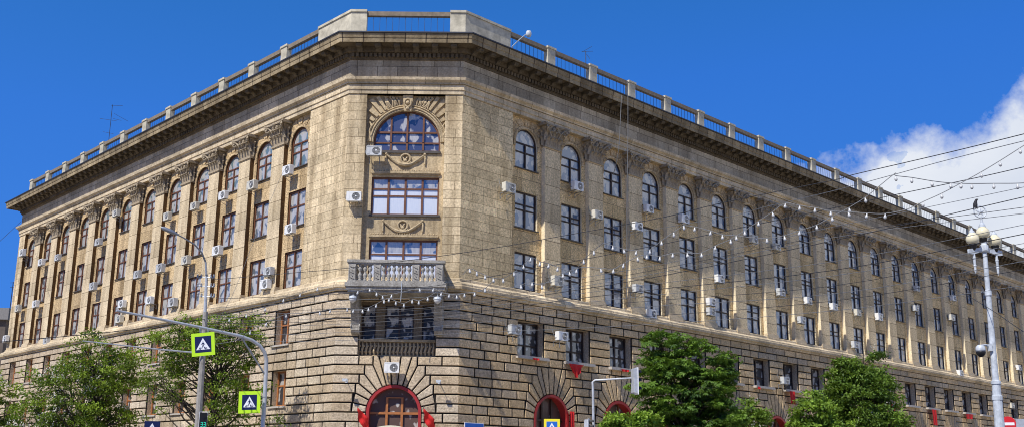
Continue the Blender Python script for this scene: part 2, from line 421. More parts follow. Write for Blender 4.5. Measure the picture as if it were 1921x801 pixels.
def rustic(mb, w, s0, s1, rects, arches):
    for k in range(-16, 7):
        za, zb = cz(k), cz(k + 1)
        cuts = [(a, b) for a, b, c, d in rects if c < zb - .05 and d > za + .05]
        if k <= -1: cuts += [(c - fan_x(k), c + fan_x(k)) for c in arches]
        cuts.sort(); x = s0; iv = []
        for a, b in cuts:
            if a > x + .08: iv.append((x, a))
            x = max(x, b)
        if x < s1 - .08: iv.append((x, s1))
        for a, b in iv:
            L = b - a; n = max(1, round(L / random.uniform(.95, 1.2)))
            if L < 1.3: n = 1
            ws = [random.uniform(.72, 1.28) for _ in range(n)]
            if n > 1: ws[0] = (.62, 1.2)[k % 2]; ws[-1] = (.62, 1.2)[k % 2]
            if n == 2 : ws = [(.62, 1.0)[k % 2], (1.0, .62)[k % 2]]
            t = sum(ws); y = a
            for i, v in enumerate(ws):
                y2 = b if i == n - 1 else y + v / t * L
                block(mb, w, [(y, za), (y2, za), (y2, zb), (y, zb)]); y = y2
    for c in arches:
        r = 1.30
        inner = lambda th: (r * math.cos(th), SPRING + r * math.sin(th))
        out = [(fan_x(k), cz(k)) for k in range(-6, 0)] + [(.80, cz(0)), (.27, cz(0))]
        th = [math.atan2(z - SPRING, x) for x, z in out]; th[0] = 0
        for sg in (1, -1):
            for j in range(7):
                (xa, zA), (xb, zB) = out[j], out[j + 1]
                poly = [inner(th[j]), (xa, zA)]
                if j < 6: poly += [(xa, zB), (xb, zB)] if abs(xa - xb) > .12 else [(xb, zB)]
                else: poly += [(xb, zB)]
                poly += [inner(th[j + 1])] + ([inner((th[j] + th[j + 1]) / 2)] if j < 6 else [])
                block(mb, w, [(c + sg * x, z) for x, z in poly])
        t2 = th[-1]
        block(mb, w, [(c + inner(t2)[0], inner(t2)[1]), (c + .27, cz(0)), (c - .27, cz(0)), (c - inner(t2)[0], inner(t2)[1])])

# ------------------------------------------------------------------ the office building
BLD = thing('office_building', 'large tan stone office block with chamfered corner, pilasters and rusticated base', 'building', (0, 0, 0))
Z0, ZB, ZT = 0.0, 10.93, 20.52
REC = -.25                      # plane of the bays between the pilasters
F2R = (cz(1), cz(5)); F2L = (cz(2), cz(6)); F1L = (cz(-5), cz(-1))
def bay(w, k): o, b, n = BAY[w]; return o + b * k
ARCH_R = [6.38 + 5.42 * k for k in range(14)]
ARCH_C = [2.84]
C_REC = (1.05, 4.72, cz(0), cz(6))
holes = {'L': [], 'R': [], 'C': []}; rects = {'L': [], 'R': [], 'C': []}
for k in range(12):
    s = bay('L', k)
    for a, b in (F2L, F1L):
        holes['L'].append(('r', s - .66, s + .66, a, b, .5)); rects['L'].append((s - .66, s + .66, a, b))
for k in range(22):
    s = bay('R', k)
    holes['R'].append(('r', s - .95, s + .95, F2R[0], F2R[1], .62)); rects['R'].append((s - .95, s + .95, F2R[0], F2R[1]))
arch_holes = {'L': [], 'C': [('a', c, SPRING, 1.30, .05, .6) for c in ARCH_C], 'R': [('a', c, SPRING, 1.30, .05, .6) for c in ARCH_R]}
rects['C'].append(C_REC)
for w, s1 in (('L', L_END), ('C', WC), ('R', R_END)):
    mb = MB()
    zs = cz(0)
    # backing below and above the top of the arches (two tiers so that arches and windows do not share columns)
    low = [h for h in holes[w] if (h[4] if h[0] == 'r' else 0) <= zs + .01] + arch_holes[w]
    up = [h for h in holes[w] if h[3] >= zs - .01]
    if w == 'C': up = [('r', C_REC[0], C_REC[1], C_REC[2] + .001, C_REC[3], .42)]
    mb2 = MB()
    panel(mb2, w, 0, s1, Z0, zs, B_OFF, low, 0, 1)
    panel(mb2, w, 0, s1, zs, 10.34, B_OFF, up, 0, 1)
    o = mb2.build('base_wall', [M['joint'], M['rustic']], BLD)
    rustic(mb, w, 0, s1, rects[w], {'L': [], 'C': ARCH_C, 'R': ARCH_R}[w])
    b = mb.build('rusticated_blocks', [M['rustic_sunlit'], M['rustic_brown'], M['rustic_warm'], M['joint']] if w == 'R' else [M['rustic'], M['rustic_warm'], M['rustic_pale'], M['joint']], o)
# --- upper walls
for w, s1, block_end in (('L', L_END, None), ('R', R_END, None)):
    o0, bs, n = BAY[w]; a = o0 - 1.27; b = o0 + bs * (n - 1) + 1.27
    mb = MB()
    F = W(w)
    for x in (a, b):
        if x == b: mb = MB()
        panel(mb, w, *((0, a) if x == a else (b, s1)), ZB - .05, ZT, 0)
        mb.cur = 1
        mb.face([F(x, 0, ZB - .05), F(x, 0, ZT), F(x, REC, ZT), F(x, REC, ZB - .05)], [(x, ZB), (x, ZT), (x + .25, ZT), (x + .25, ZB)])
        mb.cur = 0
        mb.build('corner_pier', [M['ashlar'], M['shade_side']] if w == 'L' else [M['ashlar_sunlit']] * 2, BLD)
    mb = MB(); hs = []
    for k in range(n):
        s = bay(w, k)
        hs += [('r', s - .83, s + .83, 11.12, 13.10, .19), ('r', s - .83, s + .83, 14.39, 16.38, .19), ('a', s, 19.08, .80, 17.66, .19)]
    panel(mb, w, a, b, ZB - .05, ZT, REC, [h if h[0] == 'r' else ('a', h[1], h[2], .83, h[4], h[5]) for h in hs], 0, 1)
    mb.build('bay_wall', [M['infill'], M['shade_side']] if w == 'L' else [M['infill_sunlit'], M['reveal_sunlit']], BLD)
mb = MB()
CR = (.91, 4.90, 10.95, 20.50)
panel(mb, 'C', 0, WC, ZB - .05, ZT, 0, [('r', CR[0], CR[1], CR[2], CR[3], .30)])
mb.build('corner_wall', M['ashlar'], BLD)
mb = MB()
panel(mb, 'C', CR[0], CR[1], CR[2], CR[3], -.30, [('r', 1.29, 4.68, 11.0, 13.0, .22), ('r', 1.29, 4.68, 14.25, 16.2, .22), ('a', 2.985, 18.03, 1.695, 17.56, .22)], 0, 0)
mb.build('corner_recess_wall', M['relief'], BLD)

# --- pilasters and capitals
def pilaster_mesh():
    mb = MB(); hw = .615
    d = -REC
    mb.face([(-hw, 0, 0), (hw, 0, 0), (hw, 0, 8.3), (-hw, 0, 8.3)], [(0, 0), (1.23, 0), (1.23, 8.3), (0, 8.3)])
    mb.cur = 1
    mb.face([(hw, 0, 0), (hw, -d, 0), (hw, -d, 8.3), (hw, 0, 8.3)])
    mb.face([(-hw, 0, 0), (-hw, 0, 8.3), (-hw, -d, 8.3), (-hw, -d, 0)])
    return mb
def pil_base(mb):
    mb.box(-.70, .70, -.24, .10, -.02, .22); mb.box(-.67, .67, -.24, .06, .22, .33); mb.box(-.76, .76, -.24, .17, -.08, -.02)
def spiral(c, r, sg, ax):
    pts = []
    for i in range(22):
        a = i / 21 * 3.6 * math.pi; q = r * (1 - i / 24)
        pts.append(Vector(c) + Vector(ax) * (sg * q * math.cos(a)) + Vector((0, 0, q * math.sin(a))))
    return pts
def leaf(mb, x, y, z, h, wd, dirx=0, out=1.0):
    """one acanthus leaf: a folded strip that rises and curls forward"""
    prof = [(0, 0, 1), (.03, .3, 1.05), (.06, .62, .95), (.14, .86, .8), (.25, .98, .62), (.31, .9, .4), (.29, .8, .16)]
    rows = []
    for o, t, ww in prof:
        cx = x + dirx * o * 1.2; cy = y + o * out; hw = wd / 2 * ww; zz = z + h * t
        rows.append([(cx - hw, cy - .03, zz - .015), (cx - hw * .45, cy + .025, zz), (cx, cy - .005, zz + .005), (cx + hw * .45, cy + .025, zz), (cx + hw, cy - .03, zz - .015)])
    for a, b in zip(rows, rows[1:]):
        for k in range(4): mb.face([a[k], a[k + 1], b[k + 1], b[k]])
def capital_mesh():
    mb = MB()
    mb.box(-.66, .66, -.24, .06, -.07, .03)
    # bell
    zs = [(0, .58, .02), (.5, .60, .05), (.85, .66, .12), (1.06, .78, .24)]
    for (z0, h0, y0), (z1, h1, y1) in zip(zs, zs[1:]):
        mb.face([(-h0, y0, z0), (h0, y0, z0), (h1, y1, z1), (-h1, y1, z1)])
        for s in (-1, 1): mb.face([(s * h0, y0, z0), (s * h0, -.25, z0), (s * h1, -.25, z1), (s * h1, y1, z1)])
    for x in (-.45, -.15, .15, .45): leaf(mb, x, .03, .02, .50, .29)
    for x in (-.6, -.3, 0, .3, .6): leaf(mb, x, .06, .30, .56, .29)
    for s in (-1, 1):
        for zz, hh in ((.02, .5), (.32, .55)):
            leaf(mb, s * .64, -.1, zz, hh, .24, s * .9, .3)
        # corner volute with stalk, inner helix
        mb.tube([(s * .28, .16, .55), (s * .42, .2, .78), (s * .58, .28, .98), (s * .70, .36, 1.05)], [.05, .05, .055, .06], 6)
        mb.tube(spiral((s * .76, .34, .93), .17, s, (.75, .6 * s, 0)), [.05 - .0013 * i for i in range(22)], 6)
        mb.tube(spiral((s * .17, .30, .93), .11, -s, (1, 0, 0)), [.035] * 22, 5)
        mb.ball((s * .76, .36, .93), .07)
    mb.ball((0, .37, 1.10), .12, 8, 6)
    # concave abacus
    n = 8; top = []
    for i in range(n + 1):
        t = -1 + 2 * i / n; top.append((t * .96, .42 - .13 * (1 - t * t)))
    for z0, z1, e in ((1.08, 1.14, -.05), (1.14, 1.24, 0)):
        for (xa, ya), (xb, yb) in zip(top, top[1:]):
            mb.face([(xa, ya + e, z0), (xb, yb + e, z0), (xb, yb + e, z1), (xa, ya + e, z1)])
            mb.face([(xa, ya + e, z0), (xb, yb + e, z0), (xb, -.2, z0), (xa, -.2, z0)])
        for s in (-1, 1): mb.face([(s * .96, .42 + e, z0), (s * .96, -.2, z0), (s * .96, -.2, z1), (s * .96, .42 + e, z1)])
    return mb
p0 = pilaster_mesh().build('pilaster', [M['pilaster_sunlit'], M['reveal_sunlit']], BLD)
b0 = MB(); pil_base(b0); b0 = b0.build('base', M['mould'], p0)
k0 = capital_mesh().build('capital', M['capital'], p0); k0.location = (0, 0, 8.30)
pl = copy_tree(p0, BLD)
pl_me = pl.data.copy(); pl_me.materials[0] = M['pilaster']; pl_me.materials[1] = M['shade_side']
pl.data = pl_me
cap_l = [c for c in pl.children if c.name.startswith('capital')][0]
first = {'R': p0, 'L': pl}
for w in 'LR':
    for k in range(BAY[w][2] - 1):
        o = first[w] if k == 0 else copy_tree(first[w], BLD)
        place(o, w, (bay(w, k) + bay(w, k + 1)) / 2, 0, ZB)

# --- mouldings swept round the whole plan
mb = MB(); sweep(mb, [(.17, 10.32), (.27, 10.34), (.27, 10.42), (.40, 10.47), (.43, 10.60), (.34, 10.64), (.34, 10.74), (.16, 10.86), (.07, 10.90), (.07, 11.02), (0, 11.06)])
mb.build('belt_course', M['mould'], BLD)
mb = MB(); sweep(mb, [(-.26, 20.50), (.05, 20.50), (.05, 20.70), (.10, 20.72), (.10, 20.98), (.16, 21.0), (.16, 21.08), (.30, 21.18), (.33, 21.32), (.0, 21.38)])
mb.build('string_course', M['mould'], BLD)
mb = MB(); sweep(mb, [(0, 21.36), (0, 22.34)]); mb.build('frieze', M['frieze'], BLD)
mb = MB()
sweep(mb, [(0, 22.32), (.06, 22.34), (.06, 22.40), (.10, 22.42), (.10, 22.66), (.30, 22.68), (.30, 22.95), (1.0, 22.96)])
mb.cur = 1; sweep(mb, [(1.0, 22.96), (1.0, 22.88), (1.03, 22.88), (1.03, 23.10), (1.06, 23.12), (1.10, 23.34)])
mb.cur = 2; sweep(mb, [(1.10, 23.34), (1.16, 23.36), (1.16, 23.42), (1.12, 23.44), (.25, 23.62)])
mb.cur = 0
for w, s1 in (('L', L_END), ('C', WC), ('R', R_END)):
    F = W(w); n = int(s1 / .225); st = s1 / n
    for i in range(n):
        s = (i + .5) * st; mb.box(s - .07, s + .07, .09, .24, 22.44, 22.64, T=lambda x, y, z: F(x, y, z))
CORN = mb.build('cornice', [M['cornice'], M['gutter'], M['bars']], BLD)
def bracket_mesh():
    mb = MB(); prof = [(0, .30), (.62, .30), (.64, .22), (.60, .12), (.50, .07), (.40, .10), (.30, .17), (.18, .14), (.10, .04), (0, 0)]
    hw = .15
    for a, b in zip(prof, prof[1:]): mb.face([(-hw, a[0], a[1]), (hw, a[0], a[1]), (hw, b[0], b[1]), (-hw, b[0], b[1])])
    for s in (-1, 1): mb.face([(s * hw, a, b) for a, b in prof])
    mb.box(-.19, .19, 0, .68, .26, .31)
    return mb
spots = []
for w, s1 in (('C', WC), ('L', L_END), ('R', R_END)):
    n = max(1, round((s1 - .3) / .845))
    for i in range(n): spots.append((w, (i + .5) * s1 / n))
order = sorted(spots, key=lambda a: (W(a[0])(a[1], 0, 23) - Vector((7.6, -48.7, 1.7))).length)
near, far = order[:96], order[96:]
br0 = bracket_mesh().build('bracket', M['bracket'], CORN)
for i, (w, s) in enumerate(near):
    o = br0 if i == 0 else br0.copy()
    if i: COL.objects.link(o); o.parent = CORN
    place(o, w, s, .28, 22.64)
mb = MB(); src = bracket_mesh()
for w, s in far:
    F = W(w)
    for f, uv in zip(src.f, src.uv): mb.face([F(s + src.v[i][0], .28 + src.v[i][1], 22.64 + src.v[i][2]) for i in f], uv)
o = mb.build('far_brackets', M['bracket'], CORN); o['kind'] = 'stuff'

# --- parapet: posts, rails, barred openings, solid pieces at the corner
PO, PZ0, PZ1 = .15, 23.58, 25.06
def post_mesh(hw=.30):
    mb = MB(); mb.box(-hw, hw, -.32, 0, 0, 1.36); mb.box(-hw - .05, hw + .05, -.37, .05, 1.36, 1.48); return mb
def rail_mesh(L):
    mb = MB(); mb.box(-L / 2, L / 2, -.27, -.05, 1.18, 1.42); mb.cur = 1
    n = int(L / .31)
    for i in range(1, n): x = -L / 2 + L * i / n; mb.box(x - .008, x + .008, -.17, -.154, 0, 1.18)
    mb.cur = 0; mb.box(-L / 2, L / 2, -.24, -.08, 0, .06); return mb
pm = rm = None
PST = {'R': [6.43 + 3.565 * k for k in range(24)], 'L': [6.35 + 3.50 * k for k in range(12)]}
for w in 'RL':
    prev = 3.2 if w == 'R' else 2.93
    for s in PST[w]:
        if pm is None: pm = post_mesh().build('parapet_post', M['parapet'], BLD); o = pm
        else: o = pm.copy(); COL.objects.link(o); o.parent = BLD
        place(o, w, s, PO, PZ0)
        L = s - .3 - prev
        if rm is None or abs(rm[1] - L) > .02:
            o = rail_mesh(L).build('parapet_railing', [M['rail'], M['bars']], BLD); rm = (o, L)
        else: o = rm[0].copy(); COL.objects.link(o); o.parent = BLD
        place(o, w, prev + L / 2, PO, PZ0); prev = s + .3
for k, (w, a, b) in enumerate((('R', 0, 3.2), ('C', 5.05, WC), ('L', 0, 2.93), ('C', 0, .74))):
    if k % 2 == 0: mb = MB()
    F = W(w)
    for o0, o1, z0, z1 in ((PO, PO - .32, PZ0, PZ1 - .13), (PO + .06, PO - .38, PZ1 - .13, PZ1)):
        P = lambda s, o, z: F(mit(w, s, o), o, z)
        for off, za, zb in ((o0, z0, z1), (o1, z0, z1)):
            mb.face([P(a, off, za), P(b, off, za), P(b, off, zb), P(a, off, zb)])
        for zz in (z0, z1): mb.face([P(a, o0, zz), P(b, o0, zz), P(b, o1, zz), P(a, o1, zz)])
        for s in (a, b):
            if 0 < s < WC or (w != 'C' and s > 0): mb.face([P(s, o0, z0), P(s, o1, z0), P(s, o1, z1), P(s, o0, z1)])
    if k % 2: mb.build('corner_parapet', M['parapet'], BLD, weld=True)
L = 5.05 - .74; o = rail_mesh(L).build('corner_railing', [M['rail'], M['bars']], BLD); place(o, 'C', .74 + L / 2, PO, PZ0)
mb = MB(); rp = offset_plan(.25); mb.face([(p.x, p.y, 23.60) for p in rp])
mb.build('roof', M['roof'], BLD)
mb = MB()
for (pa, pb) in ((PLAN[0], PLAN[1]), (PLAN[4], PLAN[5]), (PLAN[5], PLAN[0])):
    mb.face([(pa.x, pa.y, 0), (pb.x, pb.y, 0), (pb.x, pb.y, 23.55), (pa.x, pa.y, 23.55)], [(0, 0), (16, 0), (16, 23), (0, 23)])
mb.build('rear_wall', M['infill'], BLD)

# ------------------------------------------------------------------ windows: frame > pane, sill
def panes(mb, cells, y, amp=.022):
    for x0, x1, z0, z1 in cells:
        a, b = random.uniform(-amp, amp), random.uniform(-amp, amp); hx, hz = (x1 - x0) / 2, (z1 - z0) / 2
        mb.face([(x0, y - a * hx - b * hz, z0), (x1, y + a * hx - b * hz, z0), (x1, y + a * hx + b * hz, z1), (x0, y - a * hx + b * hz, z1)],
                [(x0, z0), (x1, z0), (x1, z1), (x0, z1)])
def rect_window(wd, h, xs, zs, bar, outer, y=-.17, dep=.09):
    """wd x h opening, mullions at xs, transoms at zs; local origin at the bottom centre of the opening"""
    fr = MB(); pn = MB(); X = wd / 2
    fr.box(-X, -X + outer, y, y + dep, 0, h); fr.box(X - outer, X, y, y + dep, 0, h)
    fr.box(-X + outer, X - outer, y, y + dep, 0, outer); fr.box(-X + outer, X - outer, y, y + dep, h - outer, h)
    for x in xs: fr.box(x - bar, x + bar, y + .005, y + dep + .012, outer, h - outer)
    xx = [-X + outer] + list(xs) + [X - outer]
    for z in zs:
        for a, b in zip(xx, xx[1:]): fr.box(a + (bar if a in xs else 0), b - (bar if b in xs else 0), y + .008, y + dep - .01, z - bar * .75, z + bar * .75)
    zz = [outer * .6] + list(zs) + [h - outer * .6]
    panes(pn, [(a, b, c, d) for a, b in zip(xx, xx[1:]) for c, d in zip(zz, zz[1:])], y + .03)
    return fr, pn
def arch_window(r, h0, xs, zs, bar, outer, y=-.17, dep=.09, lun=()):
    """straight part 0..h0, semicircle of radius r above; mullions run to the springing, lun = mullions in the lunette"""
    fr = MB(); pn = MB(); n = 18
    for s in (-1, 1): fr.box(s * r - (outer if s > 0 else 0), s * r + (outer if s < 0 else 0), y, y + dep, 0, h0)
    fr.box(-r + outer, r - outer, y, y + dep, 0, outer)
    for k in range(n):
        a, b = math.pi * k / n, math.pi * (k + 1) / n
        fr.prism([(r * math.cos(a), h0 + r * math.sin(a)), (r * math.cos(b), h0 + r * math.sin(b)),
                  ((r - outer) * math.cos(b), h0 + (r - outer) * math.sin(b)), ((r - outer) * math.cos(a), h0 + (r - outer) * math.sin(a))], y, y + dep)
    for x in xs: fr.box(x - bar, x + bar, y + .005, y + dep + .012, outer, h0)
    for x in lun: fr.box(x - bar * .8, x + bar * .8, y + .006, y + dep + .006, h0, h0 + math.sqrt((r - outer) ** 2 - x * x))
    xx = [-r + outer] + list(xs) + [r - outer]
    for z in list(zs) + [h0]:
        for a, b in zip(xx, xx[1:]): fr.box(a + (bar if a in xs else 0), b - (bar if b in xs else 0), y + .008, y + dep - .01, z - bar * .8, z + bar * .8)
    zz = [outer * .6] + list(zs) + [h0]
    panes(pn, [(a, b, c, d) for a, b in zip(xx, xx[1:]) for c, d in zip(zz, zz[1:])], y + .03)
    q = r - outer * .5
    pn.face([(q * math.cos(math.pi * k / n), y + .03, h0 + q * math.sin(math.pi * k / n)) for k in range(n + 1)])
    return fr, pn
def make_window(name, pair, mf, mg, sill=None):
    f = pair[0].build(name, mf, BLD); pair[1].build('pane', mg, f, recalc=False)
    if sill:
        s = MB(); s.box(*sill[:6]); s.build('sill', sill[6], f)
    return f
def scatter_windows(proto, spots):
    for i, (w, s, off, z) in enumerate(spots):
        o = proto if i == 0 else copy_tree(proto, BLD); place(o, w, s, off, z)
sl = (-.90, .90, -.16, .09, -.05, 0)
for w, mf, mg in (('R', M['frame_dark'], M['glass_right']), ('L', M['frame_red'], M['glass_left'])):
    n = BAY[w][2]
    zs = (1.02, 1.30) if w == 'R' else (1.14,)
    vs = []
    for v in range(4):
        if v == 3: pr = rect_window(1.66, 1.98, (0.0,), (.98, 1.45), .045, .075)
        elif v == 2: pr = rect_window(1.66, 1.98, (0.0,), zs[:1], .05, .08)
        else: pr = rect_window(1.66, 1.98, (0.0,), zs, .045, .075)
        vs.append(make_window('window', pr, mf, mg, sl + (M['sill'],)))
    allspots = [(w, bay(w, k), REC, z) for z in (11.12, 14.395) for k in range(n)]
    split = [[], [], [], []]
    rr = random.Random(5 if w == 'R' else 9)
    for sp in allspots: split[rr.choice((0, 0, 0, 1, 1, 2, 3))].append(sp)
    for v in range(4): scatter_windows(vs[v], split[v])
    av = [make_window('arched_window', arch_window(.83, 1.42, (0.0,), (.93,), .045, .075), mf, M['glass_teal'] if w == 'L' else mg, sl + (M['sill'],)) for v in range(2)]
    for v in range(2): scatter_windows(av[v], [(w, bay(w, k), REC, 17.66) for k in range(n) if k % 2 == v])
lw = make_window('deep_set_window', rect_window(1.90, F2R[1] - F2R[0], (0.0,), (.6, 1.2), .05, .09, y=-.46), M['frame_dark'], M['glass_low'], (-1.12, 1.12, -.02, .34, -.16, -.01, M['ledge']))
scatter_windows(lw, [('R', bay('R', k), B_OFF, F2R[0]) for k in range(22)])
lw = make_window('base_window', rect_window(1.32, F2L[1] - F2L[0], (0.0,), (1.05,), .05, .08, y=-.36), M['frame_orange'], M['glass_low'], (-.82, .82, -.02, .2, -.1, -.01, M['ledge']))
scatter_windows(lw, [('L', bay('L', k), B_OFF, z) for z in (F2L[0], F1L[0]) for k in range(12)])
# corner windows
cw = make_window('corner_arched_window', arch_window(1.69, .47, (-.82, 0.0, .82), (), .05, .08, y=-.2, lun=()), M['frame_red'], M['glass_corner'], (-1.72, 1.72, -.18, .1, -.12, 0, M['sill']))
place(cw, 'C', 2.985, -.30, 17.56)
# one wide arched sash in 2 rows: mullions run into the lunette
mb = MB()
for x in (-.82, 0, .82):
    zt = .47 + math.sqrt(1.57 ** 2 - x * x); mb.box(x - .045, x + .045, -.19, -.08, .50, zt)
mb.box(-1.50, 1.50, -.185, -.10, .98, 1.07)
mb.build('glazing_bars', M['frame_red'], cw)
c4 = make_window('corner_window', rect_window(3.39, 1.95, (-.85, 0.0, .85), (1.00, 1.36), .05, .085, y=-.2), M['frame_red'], M['glass_blind'], (-1.76, 1.76, -.18, .1, -.1, 0, M['sill']))
place(c4, 'C', 2.985, -.30, 14.25)
c3 = make_window('balcony_window', rect_window(3.39, 2.0, (-.85, 0.0, .85), (.95, 1.28), .05, .085, y=-.2), M['frame_red'], M['glass_blind'])
place(c3, 'C', 2.985, -.30, 11.0)
# --- corner sculpture: archivolt, keystone, ray blocks, swags, ledges
def swag_panel(name, s, z, wd):
    mb = MB()
    pts = [(-.95 + 1.9 * i / 14, .07 + .03 * math.sin(i), .62 - .52 * math.sin(math.pi * i / 14)) for i in range(15)]
    rad = [.035 + .055 * math.sin(math.pi * i / 14) + .012 * (i % 2) for i in range(15)]
    mb.tube(pts, rad, 7)
    for sg in (-1, 1):
        mb.tube([(sg * .97, .06, .66), (sg * 1.0, .06, .4), (sg * .98, .06, .12)], [.03, .06, .045], 6)
        mb.ball((sg * .97, .07, .66), .075)
    ring = [(.24 * math.cos(a * math.pi / 10), .08, .42 + .24 * math.sin(a * math.pi / 10)) for a in range(21)]
    mb.tube(ring, .06, 6)
    mb.tube([(-.1, .07, .5), (.02, .09, .36), (.12, .07, .5), (.05, .09, .3)], .05, 6); mb.ball((.0, .08, .3), .09)
    mb.tube([(-.3, .07, .25), (-.15, .08, .12), (0, .09, .08), (.15, .08, .12), (.3, .07, .25)], .055, 6)
    o = mb.build(name, M['relief'], BLD); place(o, 'C', s, -.30, z); return o
swag_panel('swag_relief', 2.95, 16.72, 3); swag_panel('swag_relief', 2.93, 13.28, 3)
for z in (16.30, 13.05):
    mb = MB(); mb.box(-1.72, 1.72, 0, .14, .06, .16); mb.box(-1.68, 1.68, 0, .08, 0, .06)
    for i in range(28): mb.ball((-1.62 + i * .12, .10, .20), .05, 6, 4)
    o = mb.build('window_head', M['relief'], BLD); place(o, 'C', 2.985, -.30, z)
mb = MB()
for r, q, rr in ((1.74, .02, .05), (1.84, .06, .06), (1.97, .03, .045)):
    mb.tube([(r * math.cos(math.pi * k / 28), q, .47 + r * math.sin(math.pi * k / 28)) for k in range(29)], rr, 6)
for sg in (-1, 1):
    for j, ang in enumerate((34, 42, 50, 57, 63.5, 69.5, 75)):
        a = R(ang); d = Vector((math.cos(a) * sg, 0, math.sin(a))); t = Vector((-d.z, 0, d.x))
        r0 = 2.02; r1 = min(2.95, (2.86 - .47) / max(.05, math.sin(a)) , 1.9 / max(.05, math.cos(a)))
        if r1 - r0 < .12: continue
        if j >= 4:      # carved foliage beside the keystone in place of plain rays
            rg = random.Random(j * 7 + sg)
            for q in range(3):
                p = Vector((0, 0, .47)) + d * r0 + t * ((q - 1) * .09)
                tip = Vector((0, 0, .47)) + d * (r1 - .04 * q) + t * rg.uniform(-.12, .12)
                m_ = p.lerp(tip, .5) + t * rg.uniform(-.1, .1)
                mb.tube([(p.x, .05, p.z), (m_.x, .11, m_.z), (tip.x, .07, tip.z)], [.03, .06, .025], 6)
                mb.ball((tip.x, .09, tip.z), .05, 6, 4)
            continue
        wd = (.10, .11, .10, .085, .08, .075, .07)[j]
        c = Vector((0, 0, .47)); pts = []
        w0, w1 = wd * .75, wd * 1.12
        poly = [c + d * r0 - t * w0, c + d * r0 + t * w0, c + d * r1 + t * w1, c + d * r1 - t * w1]
        h = .10 + .04 * (j % 2)
        mb.face([(p.x, h, p.z) for p in poly])
        for i in range(4):
            p, q = poly[i], poly[(i + 1) % 4]; mb.face([(p.x, 0, p.z), (q.x, 0, q.z), (q.x, h, q.z), (p.x, h, p.z)])
    # leafy edge trail down the sides
    mb.tube([(sg * 1.93, .06, 1.55), (sg * 1.80, .08, 1.3), (sg * 1.92, .07, 1.05), (sg * 1.84, .08, .8), (sg * 1.93, .06, .5)], [.03, .07, .05, .07, .03], 6)
o = mb.build('archivolt', M['relief'], BLD); place(o, 'C', 2.985, -.30, 17.56)
mb = MB(); mb.prism([(-.19, 2.08), (.19, 2.08), (.26, 2.92), (-.26, 2.92)], 0, .22)
mb.tube([(.17 * math.cos(a * math.pi / 8), .26, 2.5 + .22 * math.sin(a * math.pi / 8)) for a in range(17)], .05, 6); mb.ball((0, .25, 2.5), .11); mb.ball((0, .24, 2.2), .1)
o = mb.build('keystone', M['relief'], BLD); place(o, 'C', 2.985, -.30, 17.56)
# moulded voussoir rings over the bay arches
def bay_arch_mesh():
    mb = MB()
    n = 14
    for k in range(n):
        a, b = math.pi * k / n, math.pi * (k + 1) / n
        p = [(q * math.cos(t), q * math.sin(t)) for q, t in ((.84, a), (.84, b), (1.0, b), (1.0, a))]
        mb.prism(p, 0, .045)
    mb.box(-1.0, -.84, 0, .045, -.25, 0); mb.box(.84, 1.0, 0, .045, -.25, 0)
    for k in range(7):
        a = math.pi * (k + .5) / 7 ; d = .06
        r1 = min(1.42, 1.14 / max(.1, abs(math.cos(a))), 1.36 / max(.1, math.sin(a)))
        if r1 < 1.12: continue
        p = [(1.03 * math.cos(a - .15), 1.03 * math.sin(a - .15)), (r1 * math.cos(a - .17), r1 * math.sin(a - .17)), (r1 * math.cos(a + .17), r1 * math.sin(a + .17)), (1.03 * math.cos(a + .15), 1.03 * math.sin(a + .15))]
        mb.prism(p, 0, .03 if k != 3 else .06)
    return mb
ba = bay_arch_mesh().build('window_arch', M['infill'], BLD)
spots2 = [(w, bay(w, k), REC, 19.08) for w in 'RL' for k in range(BAY[w][2])]
for i, sp in enumerate(spots2):
    o = ba if i == 0 else ba.copy()
    if i: COL.objects.link(o); o.parent = BLD
    place(o, *sp)

# --- recess below the balcony: piers, three windows, carved lattice band
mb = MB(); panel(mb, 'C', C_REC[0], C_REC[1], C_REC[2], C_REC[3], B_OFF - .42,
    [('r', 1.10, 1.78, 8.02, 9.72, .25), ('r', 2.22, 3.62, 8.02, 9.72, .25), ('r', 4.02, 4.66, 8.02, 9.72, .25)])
mb.build('recessed_wall', M['shadowed'], BLD)
for s, wd, xs in ((1.44, .68, ()), (2.92, 1.40, (0.0,)), (4.34, .64, ())):
    o = make_window('triple_window', rect_window(wd, 1.70, xs, (.62, 1.18), .045, .07, y=-.2), M['frame_dark'], M['glass_shade']); place(o, 'C', s, B_OFF - .42, 8.02)
mb = MB()
for i in range(19):
    x = -1.72 + i * .19
    mb.tube([(x, .03, .02), (x + .02, .07, .22), (x - .02, .07, .42), (x, .03, .64)], [.035, .06, .055, .035], 6)
    mb.ball((x + .09, .05, .18), .04, 6, 4); mb.ball((x + .09, .05, .46), .04, 6, 4)
mb.box(-1.83, 1.83, 0, .16, .66, .78); mb.box(-1.83, 1.83, 0, .1, -.06, .02)
o = mb.build('carved_band', M['relief'], BLD); place(o, 'C', 2.885, B_OFF - .42 + .02, 7.26)
# --- balcony > slab, piers, balusters, rail, consoles
BAL = MB(); BAL.box(-2.37, 2.37, 0, 1.90, .22, .40); BAL.box(-2.32, 2.32, 0, 1.83, .08, .22); BAL.box(-2.24, 2.24, 0, 1.74, -.04, .08)
BAL = BAL.build('balcony', M['balcony'], BLD); place(BAL, 'C', 2.88, .02, 10.03)
mb = MB(); mb.box(-2.31, 2.31, 1.50, 1.86, 1.36, 1.50); mb.box(-2.25, 2.25, 1.56, 1.80, 1.28, 1.36)
for sg in (-1, 1): mb.box(sg * 2.12 - .13, sg * 2.12 + .13, 0, 1.56, 1.30, 1.47)
mb.build('handrail', M['balcony'], BAL)
mb = MB(); mb.box(-2.27, 2.27, 1.52, 1.84, .40, .50)
for sg in (-1, 1): mb.box(sg * 2.12 - .13, sg * 2.12 + .13, 0, 1.52, .40, .50)
mb.build('plinth', M['balcony'], BAL)
pr = None
